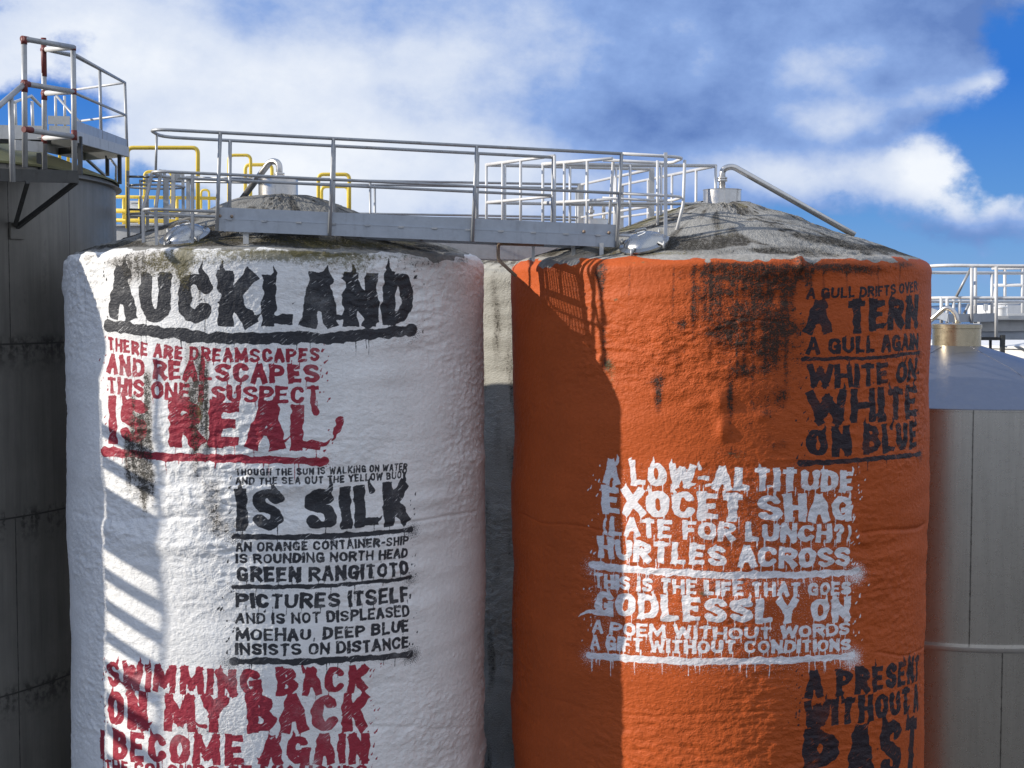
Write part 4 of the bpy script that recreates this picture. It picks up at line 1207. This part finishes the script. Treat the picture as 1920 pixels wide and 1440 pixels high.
def rail_run(root, top, drop_mid, drop_low, posts, r=.021, m=PALE, mid=True, low=True):
    """tube rail through points 'top', a mid rail below and posts at fractions along each leg"""
    top = [Vector(p) for p in top]
    tube_obj('top_rail', top, r, m, root)
    if mid: tube_obj('mid_rail', [p - Z(drop_mid) for p in top], r * .9, m, root)
    for (i, f) in posts:
        p = lerp(top[i], top[i + 1], f)
        tube_obj('post', [p, p - Z(drop_low)], r, m, root)

# --- zigzag branch behind the main gangway
bg_ = empty('gangway', pt(1040, 420, 19.6), 'pale tube-railed zigzag gangway branching back behind the middle of the long one', 'walkway')
A = [pt(1040, 292, 19.5), pt(912, 309, 20.9), pt(1222, 317, 21.4), pt(1090, 346, 24.0)]
B = [pt(1148, 297, 19.35), pt(1018, 308, 20.3), pt(1342, 311, 20.7), pt(1165, 347, 24.6)]
rail_run(bg_, A, .55, 1.12, [(0, 0), (0, .48), (0, .75), (0, 1), (1, .11), (1, .5), (1, .78), (1, 1), (2, .5), (2, 1)])
rail_run(bg_, B, .55, 1.12, [(0, .35), (0, .68), (0, 1), (1, .25), (1, .5), (1, .68), (1, 1), (2, .18), (2, .42), (2, .68), (2, 1)])
for (x, Y) in ((1222, 21.4), (1088, 24.0), (1168, 24.5)):
    b = MB(); q = [a for a in A + B if abs(960 + F * a.x / a.y - x) < 8][0]
    b.bar(q + Z(.02), q - Z(1.15), .08, .05, Vector((0, 1, 0))); b.build('end_post', M['toewhite'], bg_)
dk = []
for i in range(3):
    g0, g1 = A[i] - Z(1.14), A[i + 1] - Z(1.14)
    k0, k1 = B[i] - Z(1.14), B[i + 1] - Z(1.14)
    b = MB(); zz = min(g0.z, k0.z, g1.z, k1.z)
    b.prism([g0, g1, k1, k0] if i != 1 else [g0, k0, k1, g1], (0, 0, -.02)); b.build('deck_plate', GAL, bg_)

# --- rear gangway between the two rows of tanks
rg = empty('gangway', pt(700, 470, 24), 'thin-railed gangway in the back, seen between the rails of the long front one', 'walkway')
for dy, e in ((0, 0), (.8, .8)):
    l = pt(238, 331, 24.0); r_ = pt(1092, 346, 24.0)
    l = l + Vector((0, dy, 0)); r_ = r_ + Vector((0, dy, 0))
    tube_obj('top_rail', [l, r_], .021, GAL, rg); tube_obj('mid_rail', [l - Z(.55), r_ - Z(.55)], .019, GAL, rg)
    for x in (240, 497, 694, 893, 1085):
        f = (x - 238) / (1092 - 238); p = lerp(l, r_, f); tube_obj('post', [p, p - Z(1.28)], .021, GAL, rg)
    bar_obj('side_beam', l + Vector((1.2, 0, -1.15)), r_ - Z(1.15), .05, .26, M['galv'], rg)
    bar_obj('toe_board', l + Vector((1.2, 0, -.965)), r_ - Z(.965), .008, .10, BEAM, rg)
grating('deck_grating', pt(238, 331, 24.0) + Vector((1.2, .03, -1.0)), pt(1092, 346, 24.0) + Vector((0, .03, -1.0)), Vector((0, .74, 0)), rg, .08)
# guard ring at its left end
ring = []
c = pt(292, 350, 24.3)
for i in range(25):
    a = math.pi * 2 * i / 24
    ring.append(c + Vector((.48 * math.cos(a), .42 * math.sin(a), 0)))
tube_obj('guard_ring', ring, .02, M['toewhite'], rg, 8)
tube_obj('guard_ring', [p - Z(.48) for p in ring], .02, M['toewhite'], rg, 8)
for i in (2, 8, 14, 20):
    b = MB(); p = ring[i]; b.bar(p + Z(.25), p - Z(.95), .05, .02, Vector((0, 1, 0))); b.build('flat_stay', M['toewhite'], rg)
b = MB(); b.bar(pt(312, 334, 23.9), pt(312, 425, 23.9), .07, .06, Vector((0, 1, 0))); b.bar(pt(312, 337, 23.9), pt(345, 337, 23.9), .05, .05); b.build('end_post', M['toewhite'], rg)

# ------------------------------------------------------------------ platform on the left tank
pf = empty('platform', pt(90, 330, 19.6), 'galvanised access platform with red-primed pipe joints on the left steel tank', 'platform')
P1t, P3t, P2t = pt(45, 73, 19.0), pt(137, 89, 19.9), pt(82, 93, 20.7)
P1b, P3b, P2b = pt(47, 314, 19.0), pt(140, 322, 19.9), pt(84, 318, 20.7)
PR = .037
for a, b_ in ((P1t, P1b), (P3t, P3b), (P2t, P2b)):
    tube_obj('post', [a, b_], PR, GAL, pf, 14)
def rails3(y1, y3, y2, nm):
    a, c_, d = pt(46, y1, 19.0), pt(138, y3, 19.9), pt(83, y2, 20.7)
    tube_obj(nm, [a, c_], PR, GAL, pf, 14); tube_obj(nm, [d, c_], PR, PALE, pf, 14)
rails3(73, 89, 93, 'top_rail'); rails3(157, 172, 175, 'mid_rail'); rails3(243, 256, 259, 'lower_rail')
def joint(p, d, L=.11, r=PR + .004):
    d = Vector(d).normalized(); tube_obj('painted_joint', [Vector(p) - d * L * .3, Vector(p) + d * L * .7], r, M['red'], pf, 14)
e13 = (P3t - P1t).normalized(); e23 = (P3t - P2t).normalized(); dn = Vector((0, 0, -1))
joint(P1t, e13, .12); joint(P1t, dn, .1); joint(P3t, dn, .06); joint(P2t, e23, .12); joint(P2t, dn, .55, PR + .002)
joint(pt(46, 157, 19.0), e13, .12); joint(pt(46, 157, 19.0), dn, .16); joint(pt(83, 175, 20.7), e23, .12); joint(pt(83, 175, 20.7), dn, .14)
joint(pt(49, 243, 19.0), e13, .16); joint(pt(138, 170, 19.9), dn, .08); joint(pt(139, 250, 19.9), dn, .14); joint(pt(83, 257, 20.7), dn, .14)
# falling hand rail and its post
tube_obj('stair_rail', [pt(45, 158, 19.0), pt(0, 197, 18.6), pt(-120, 300, 17.6)], PR, GAL, pf, 14)
tube_obj('post', [pt(20, 182, 18.8), pt(24, 341, 18.8)], PR, GAL, pf, 14)
# lower deck and bracket
b = MB()
d0, d1, d2, d3 = pt(-160, 330, 18.3), pt(146, 337, 19.9), pt(120, 325, 21.2), pt(-180, 322, 19.7)
b.prism([d0, d1, d2, d3], (0, 0, .04)); b.build('deck_plate', M['dark'], pf)
bar_obj('side_beam', d0 + Z(.04), d1 + Z(.04), .05, .17, M['dark'], pf)
wl = us(30, 430, CL, RL)
wp_ = Vector((CL[0] + math.sin(wl[0]) * RL, CL[1] - math.cos(wl[0]) * RL, wl[1]))
b = MB(); b.bar(pt(143, 341, 19.9), wp_ + Z(.02), .06, .06); b.bar(pt(52, 341, 19.3), wp_ + Z(.03) + Vector((-.02, 0, 0)), .05, .05); b.build('bracket_strut', M['dark'], pf)
b = MB(); nrm = Vector((math.sin(wl[0]), -math.cos(wl[0]), 0)); b.bar(wp_ + nrm * .02 + Z(.10), wp_ + nrm * .02 - Z(.14), .26, .03, nrm); b.build('wall_plate', M['left_shell'], pf)
# toe boards and deck at the far left
b = MB(); b.bar(pt(-60, 246, 20.9), pt(80, 249, 20.9), .02, .20); b.build('toe_board', M['toewhite'], pf)
b = MB(); b.bar(pt(28, 272, 20.4), pt(80, 276, 20.6), .03, .15); b.build('toe_board', M['toewhite'], pf)
bar_obj('side_beam', pt(-60, 262, 21.0), pt(96, 263, 21.3), .08, .10, M['dark'], pf)
# upper grating walk going off to the right
q0, q1 = pt(143, 105, 20.2), pt(234, 155, 23.8)
tube_obj('top_rail', [pt(83, 93, 20.8), q0, q1], .023, GAL, pf)
m0, m1 = pt(141, 175, 20.2), pt(235.5, 216, 23.8)
tube_obj('mid_rail', [m0, m1], .021, GAL, pf)
for (xa, ya, xb, yb, Y) in ((187, 129, 190, 276, 21.9), (234, 154, 238.5, 291, 23.8)):
    tube_obj('post', [pt(xa, ya, Y), pt(xb, yb, Y)], .024, GAL, pf)
t0, t1 = pt(142, 235, 20.2), pt(238, 270, 23.8)
bar_obj('toe_board', t0, t1, .012, .14, BEAM, pf)
s0, s1 = pt(143, 257, 20.2), pt(239, 285, 23.8)
bar_obj('side_beam', s0, s1, .05, .16, M['toewhite'], pf)
l0, l1 = s0 + Vector((-1.0, .9, .03)), s1 + Vector((-1.0, .9, .03))
bar_obj('side_beam', l0, l1, .05, .16, M['toewhite'], pf)
grating('deck_grating', s0 + Z(.05), s1 + Z(.05), Vector((-1.0, .9, .03)), pf, .05)
bar_obj('cross_beam', s1, l1, .05, .16, M['toewhite'], pf); bar_obj('cross_beam', lerp(s0, s1, .5) - Z(.03), lerp(l0, l1, .5) - Z(.03), .05, .10, M['dark'], pf)
# far rail
f1 = pt(142, 168, 25.2)
tube_obj('top_rail', [q1, f1], .021, PALE, pf); tube_obj('mid_rail', [m1, pt(142, 228, 25.2)], .019, PALE, pf)
for (x, y0, y1, Y) in ((104, 181, 225, 25.2), (121, 180, 220, 25.0)):
    tube_obj('post', [pt(x, y0, Y), pt(x + 1, y1 + 20, Y)], .024, PALE, pf)
tube_obj('stair_rail', [pt(106, 180, 25.1), pt(150, 230, 24.2)], .022, GAL, pf)
b = MB(); b.bar(pt(90, 225, 24.0), pt(131, 226, 24.0), .02, .14); b.bar(pt(92, 242, 23.8), pt(131, 243, 23.8), .02, .12); b.build('toe_board', M['toewhite'], pf)
# rails at the far left
tube_obj('top_rail', [pt(26, 192, 23.0), pt(58, 180, 24.0), pt(78, 200, 24.0)], .024, PALE, pf)
for x in (28, 60): tube_obj('post', [pt(x, 190, 23.5), pt(x + 2, 246, 23.5)], .026, PALE, pf)
# legs
for (x, ya, yb, Y) in ((150, 256, 327, 20.3), (224, 282, 345, 23.4), (201, 292, 330, 24.2), (73, 287, 318, 21.0)):
    bar_obj('leg', pt(x, ya, Y), pt(x + .5, yb, Y), .055, .055, M['dark'], pf, Vector((0, 1, 0)))
bar_obj('brace', pt(164, 300, 23.4), pt(196, 329, 24.0), .05, .03, GAL, pf)
tube_obj('brace', [pt(205, 295, 24.0), pt(218, 312, 24.0), pt(217, 340, 24.0)], .02, PALE, pf)

# ------------------------------------------------------------------ unseen stair, placed and shaped for its banded shadow on the white tank
nt = Vector((math.sin(SUN_AZ), -math.cos(SUN_AZ), 0)); dd = Vector((math.cos(SUN_AZ), math.sin(SUN_AZ), 0))
T0 = Vector((CL[0], CL[1], 0)) + nt * (RL + .02)
st = empty('shadow_stair', T0 - dd * 6, 'unseen open-tread steel stair by the left steel tank, shaped to cast a banded shadow on the white tank', 'stairs')
SW = .59
def spt(s, z, o): return T0 + dd * s + nt * o + Z(z)
rise, going = .27, .33
def flight(s_top, z_top, n):
    b_tr = []
    for i in range(n):
        s = s_top - going * (i + .5); z = z_top - rise * (i + 1)
        b = MB(); b.box(T0 + dd * s + nt * (SW / 2) + Z(z), (.30, SW, .05), Matrix.Rotation(SUN_AZ, 3, 'Z')); b.build('tread', GAL, st)
    e = (s_top - going * n, z_top - rise * n)
    for o in (.0, SW):
        b = MB(); b.bar(spt(s_top, z_top, o), spt(e[0], e[1], o), .025, .18); b.build('stringer', GAL, st)
    return e
e1 = flight(.25, E + 1.10, 3)
b = MB(); b.box(T0 + dd * (e1[0] - .75) + nt * (SW / 2) + Z(e1[1]), (1.5, SW, .05), Matrix.Rotation(SUN_AZ, 3, 'Z')); b.build('landing', GAL, st)
e2 = flight(e1[0] - 1.5, e1[1], int((e1[1]) / rise))
hr = [spt(.25, E + 2.05, SW), spt(e1[0], e1[1] + 1.0, SW), spt(e1[0] - 1.5, e1[1] + 1.0, SW), spt(e2[0], e2[1] + 1.0, SW)]
tube_obj('hand_rail', hr, .024, GAL, st)
for i in range(9):
    f = i / 8; s = lerp(e1[0] - 1.5, e2[0], f); z = lerp(e1[1], e2[1], f)
    tube_obj('post', [spt(s, z, SW), spt(s, z + 1.0, SW)], .022, GAL, st)

# ------------------------------------------------------------------ yellow guard rails on far tanks
YEL = M['yellow']
def yellow_hoop(x0, x1, yt, yb, Y, label, r=.045):
    o = empty('guard_hoop', pt((x0 + x1) / 2, yb, Y), label, 'guard rail', 'yellow guard hoops behind the white tank')
    tube_obj('hoop', bend([pt(x0, yb, Y), pt(x0, yt, Y), pt(x1, yt, Y), pt(x1, yb, Y)], .14, 6), r, YEL, o, 12)
    return o
hoops = [
    (239, 371, 277, 428, 34, 'widest tall yellow guard hoop, beside the left steel platform', .050),
    (429, 470, 291, 400, 37, 'yellow hoop just left of the white tank vent pipe, tallest there', .042),
    (460, 510, 309, 372, 39, 'low yellow hoop directly behind the white tank vent collar', .048),
    (597, 655, 327, 410, 38, 'yellow hoop right of the white tank dome, the larger one', .050),
    (603, 653, 350, 405, 40, 'smaller yellow hoop nested inside another one, right of the white dome', .045),
    (271, 322, 322, 425, 40, 'yellow hoop standing inside the widest one, behind the grey hatch guard', .045),
    (377, 392, 356, 410, 42, 'smallest narrow yellow hoop between the hatch guard and the white dome', .035),
    (900, 893, 470, 500, 40, 'sliver of yellow post under the long gangway by the white tank edge', .04),
    (128, 112, 265, 330, 36, 'yellow hoop glimpsed under the left steel platform', .04),
]
for (x0, x1, yt, yb, Y, lab, r) in hoops: yellow_hoop(x0, x1, yt, yb, Y, lab, r)
yr = empty('guard_rail', pt(300, 430, 36), 'long yellow horizontal guard rail behind the left hatch guard', 'guard rail')
for (y0, y1, r) in ((368, 372, .045), (394, 399, .06), (412, 416, .05)):
    tube_obj('rail', [pt(150, y0, 36), pt(412, y1, 36)], r, YEL, yr, 10)
for x in (160, 232, 262, 292, 332, 372): tube_obj('post', [pt(x, 368, 36), pt(x, 435, 36)], .04, YEL, yr, 10)
# the low pale tank under them
CF = (-9.0, 39.5)
tf = empty('storage_tank', (CF[0], CF[1], 0), 'low pale tank far behind, under the yellow guard rails left of the white dome', 'tank')
zf_ = E + 2.0
b = MB(); b.lathe([(4.4, 0), (4.4, zf_ - .05), (4.48, zf_ - .04), (4.48, zf_)], (CF[0], CF[1], 0), 72); o = b.build('wall', M['toewhite'], tf); smooth_by_angle(o)
b = MB(); b.lathe([(4.48, zf_), (.4, zf_ + .25), (.001, zf_ + .26)], (CF[0], CF[1], 0), 72); o = b.build('roof', M['white'], tf); smooth_by_angle(o)
for (x, y, w_, h_, lab) in ((255, 405, .30, .55, 'white vent cap nearest the left steel tank among the yellow rails'), (300, 412, .62, .30, 'white equipment box with dark slots among the yellow rails'), (352, 412, .8, .34, 'white box right of the slotted one among the yellow rails')):
    c0 = pt(x, y, 38.0); zt = max(c0.z, zf_ + .3)
    o = empty('roof_unit', (c0.x, c0.y, zf_), lab, 'vent unit', 'white roof units among the yellow rails')
    b = MB(); b.box((c0.x, c0.y, zf_ + .15 + h_ / 2), (w_, .4, h_)); b.build('housing', M['white'], o)
    b = MB(); b.box((c0.x, c0.y, zf_ + .2 + h_), (w_ + .08, .48, .05)); b.build('cap', M['white'], o)
    b = MB()
    for i in range(2): b.box((c0.x, c0.y - .205, zf_ + .22 + i * .12), (w_ * .8, .02, .05))
    b.build('vent_slot', M['dark'], o)

# ------------------------------------------------------------------ platform and tank far right
CQ = (15.2, 36.0)
tq = empty('storage_tank', (CQ[0], CQ[1], 0), 'pale steel tank under the round-cornered railing at the far right', 'tank', 'bare steel storage tanks')
zq = E - 1.0
b = MB(); b.lathe([(4.6, 0), (4.6, zq), (4.66, zq), (4.66, zq + .06), (.3, zq + .75), (.001, zq + .76)], (CQ[0], CQ[1], 0), 90); o = b.build('wall', M['white'], tq); smooth_by_angle(o)
o_ = empty('platform', pt(1830, 620, 31), 'steel platform with rounded white railing behind the stainless cone roof', 'platform')
k0, k1 = pt(1700, 600, 31.0), pt(2060, 600, 30.0)
bar_obj('side_beam', pt(1738, 582, 31.4), pt(1778, 596, 30.6), .03, .17, BEAM, o_)
bar_obj('toe_board', pt(1778, 597, 30.6), pt(1866, 595, 30.9), .03, .18, BEAM, o_)
b = MB(); b.bar(pt(1838, 607, 31.4), pt(2060, 605, 31.2), .08, .34); b.build('side_beam', M['toewhite'], o_)
b = MB(); b.bar(pt(1838, 626, 31.5), pt(2060, 626, 31.3), .10, .26); b.build('side_beam', M['beam'], o_)
b = MB()
g0, g1 = pt(1740, 600, 31.2), pt(2060, 600, 31.0)
b.prism([g0, g1, g1 + Vector((0, 1.3, 0)), g0 + Vector((0, 1.3, 0))], (0, 0, .03)); b.build('deck_plate', GAL, o_)
tube_obj('top_rail', bend([pt(2060, 499, 30.4), pt(1870, 499, 30.6), pt(1742, 497, 31.0), pt(1700, 511, 33.0), pt(2060, 513, 33.0)], .9, 10), .038, PALE, o_, 12)
tube_obj('mid_rail', bend([pt(2060, 559, 30.4), pt(1870, 559, 30.6), pt(1742, 558, 31.0), pt(1700, 565, 33.0), pt(2060, 566, 33.0)], .9, 10), .036, PALE, o_, 12)
for (x, Y, y0, y1) in ((1868, 30.6, 500, 632), (1822, 30.7, 502, 606), (1829, 31.2, 502, 606), (1765, 31.0, 557, 606), (1776, 30.9, 560, 606), (1788, 33, 560, 606), (1799, 33, 562, 606), (1860, 33, 514, 600)):
    tube_obj('post', [pt(x, y0, Y), pt(x, y1, Y)], .036, PALE, o_, 10)
tube_obj('brace', [pt(1821, 502, 30.8), pt(1793, 556, 30.8)], .03, GAL, o_); tube_obj('brace', [pt(1817, 570, 31.2), pt(1806, 592, 31.2)], .03, GAL, o_)
bar_obj('leg', pt(1880, 628, 31.0), pt(1879, 672, 31.0), .09, .09, M['dark'], o_, Vector((0, 1, 0)))
bar_obj('leg', pt(1857, 634, 31.6), pt(1857, 700, 31.6), .05, .05, M['dark'], o_, Vector((0, 1, 0)))
bar_obj('cross_beam', pt(1838, 635, 31.3), pt(1880, 635, 31.3), .06, .07, M['dark'], o_)
# the higher railed roof beyond
o2 = empty('platform', pt(1890, 600, 40), 'square white railing on a roof behind the rounded one, at the right edge', 'platform')
for y in (503, 535): tube_obj('rail', [pt(1860, y, 40), pt(2010, y - 1, 40)], .045, PALE, o2, 10)
for x in (1884, 1917, 1950, 1985): tube_obj('post', [pt(x, 503, 40), pt(x, 600, 40)], .045, PALE, o2, 10)
tube_obj('brace', [pt(1868, 535, 40), pt(1860, 585, 40)], .04, PALE, o2)
b = MB(); b.bar(pt(1866, 597, 40), pt(2010, 597, 40), 2.0, .3); b.build('deck', M['toewhite'], o2)
for x in (1872, 1905, 1960): bar_obj('leg', pt(x, 600, 40), pt(x, 600, 40) - Z(8.0), .12, .12, M['dark'], o2, Vector((0, 1, 0)))
o3 = empty('valve_pot', pt(1876, 592, 34), 'small white cylinder with a cap standing on the far right roof', 'vent')
c0 = pt(1876, 594, 34)
b = MB(); b.lathe([(.08, -.1), (.14, -.1), (.14, .20), (.16, .20), (.16, .24), (.03, .27)], c0, 24); q = b.build('body', M['white'], o3); smooth_by_angle(q)
b = MB(); b.tube([c0 + Vector((-.2, 0, .3)), c0 + Vector((.45, 0, .32))], .02, 8); b.build('handle', PALE, o3)
o4 = empty('roof_unit', pt(1848, 590, 33), 'small white box on a post behind the far right railing', 'sign box')
c0 = pt(1848, 576, 33)
b = MB(); b.box(c0, (.09, .08, .16)); b.build('housing', M['white'], o4)
b = MB(); b.tube([c0 - Z(.08), c0 - Z(.45)], .02, 8); b.build('post', PALE, o4)
# white shed roof at the right edge
o5 = empty('shed', pt(1935, 640, 46), 'white shed wall with a flat roof at the right edge behind the railings', 'shed')
c0 = pt(1935, 575, 46)
b = MB(); b.box((c0.x + .6, c0.y + 2, c0.z - .20), (2.8, 4, .5)); b.build('roof_fascia', M['white'], o5)
b = MB(); b.box((c0.x + .6, c0.y + 2, (c0.z - .46) / 2), (2.5, 3.7, c0.z - .46)); b.build('wall', M['toewhite'], o5)

# ------------------------------------------------------------------ ground, sea, far shore
def simple_mat(name, base, rough, n_scale=3.0, var=.3, bump=0.0, spec=.5):
    m = bpy.data.materials.new(name); m.use_nodes = True
    t = NT(m.node_tree); out = t.n('ShaderNodeOutputMaterial'); bs = t.n('ShaderNodeBsdfPrincipled'); t.link(bs.outputs[0], out.inputs[0])
    tc = t.n('ShaderNodeTexCoord'); n = t.noise(tc.outputs['Object'], n_scale, 6, .6)
    hs = t.n('ShaderNodeHueSaturation'); hs.inputs['Color'].default_value = base + (1,)
    t.link(t.math('ADD', 1.0, t.math('MULTIPLY', t.math('SUBTRACT', n, .5), var * 2)), hs.inputs['Value']); t.link(hs.outputs[0], bs.inputs['Base Color'])
    bs.inputs['Roughness'].default_value = rough; bs.inputs['Specular IOR Level'].default_value = spec
    if bump:
        bp = t.n('ShaderNodeBump'); bp.inputs['Distance'].default_value = bump; t.link(n, bp.inputs['Height']); t.link(bp.outputs[0], bs.inputs['Normal'])
    return m
b = MB(); b.add([(-150, -150, 0), (150, -150, 0), (150, 110, 0), (-150, 110, 0)], [(0, 1, 2, 3)])
b.add([(-150, 110, 0), (150, 110, 0), (150, 110, -3), (-150, 110, -3)], [(3, 2, 1, 0)])
g = b.build('ground', simple_mat('yard_asphalt', (.07, .068, .065), .85, .8, .3)); g['kind'] = 'structure'
b = MB(); b.add([(-30000, -3000, -1.2), (30000, -3000, -1.2), (30000, 40000, -1.2), (-30000, 40000, -1.2)], [(0, 1, 2, 3)])
g = b.build('sea', simple_mat('sea_water', (.03, .10, .20), .25, .05, .2, .4)); g['kind'] = 'structure'
b = MB(); rnd = random.Random(5); n = 90
top = []; bot = []
for i in range(n + 1):
    x = -9000 + 18000 * i / n
    hgt = 18 + 14 * math.sin(i * .31) + 9 * math.sin(i * .83 + 1) + rnd.uniform(-3, 3)
    top.append((x, 9600, max(hgt, 6))); bot.append((x, 9000, -2))
back = [(x, 10400, -2) for (x, y, z) in top]
b.add(bot + top + back, [(i, i + 1, n + 2 + i, n + 1 + i) for i in range(n)] + [(n + 1 + i, n + 2 + i, 2 * n + 3 + i, 2 * n + 2 + i) for i in range(n)], True)
g = b.build('hills', simple_mat('far_shore', (.03, .07, .14), .9, .002, .15)); g['kind'] = 'structure'
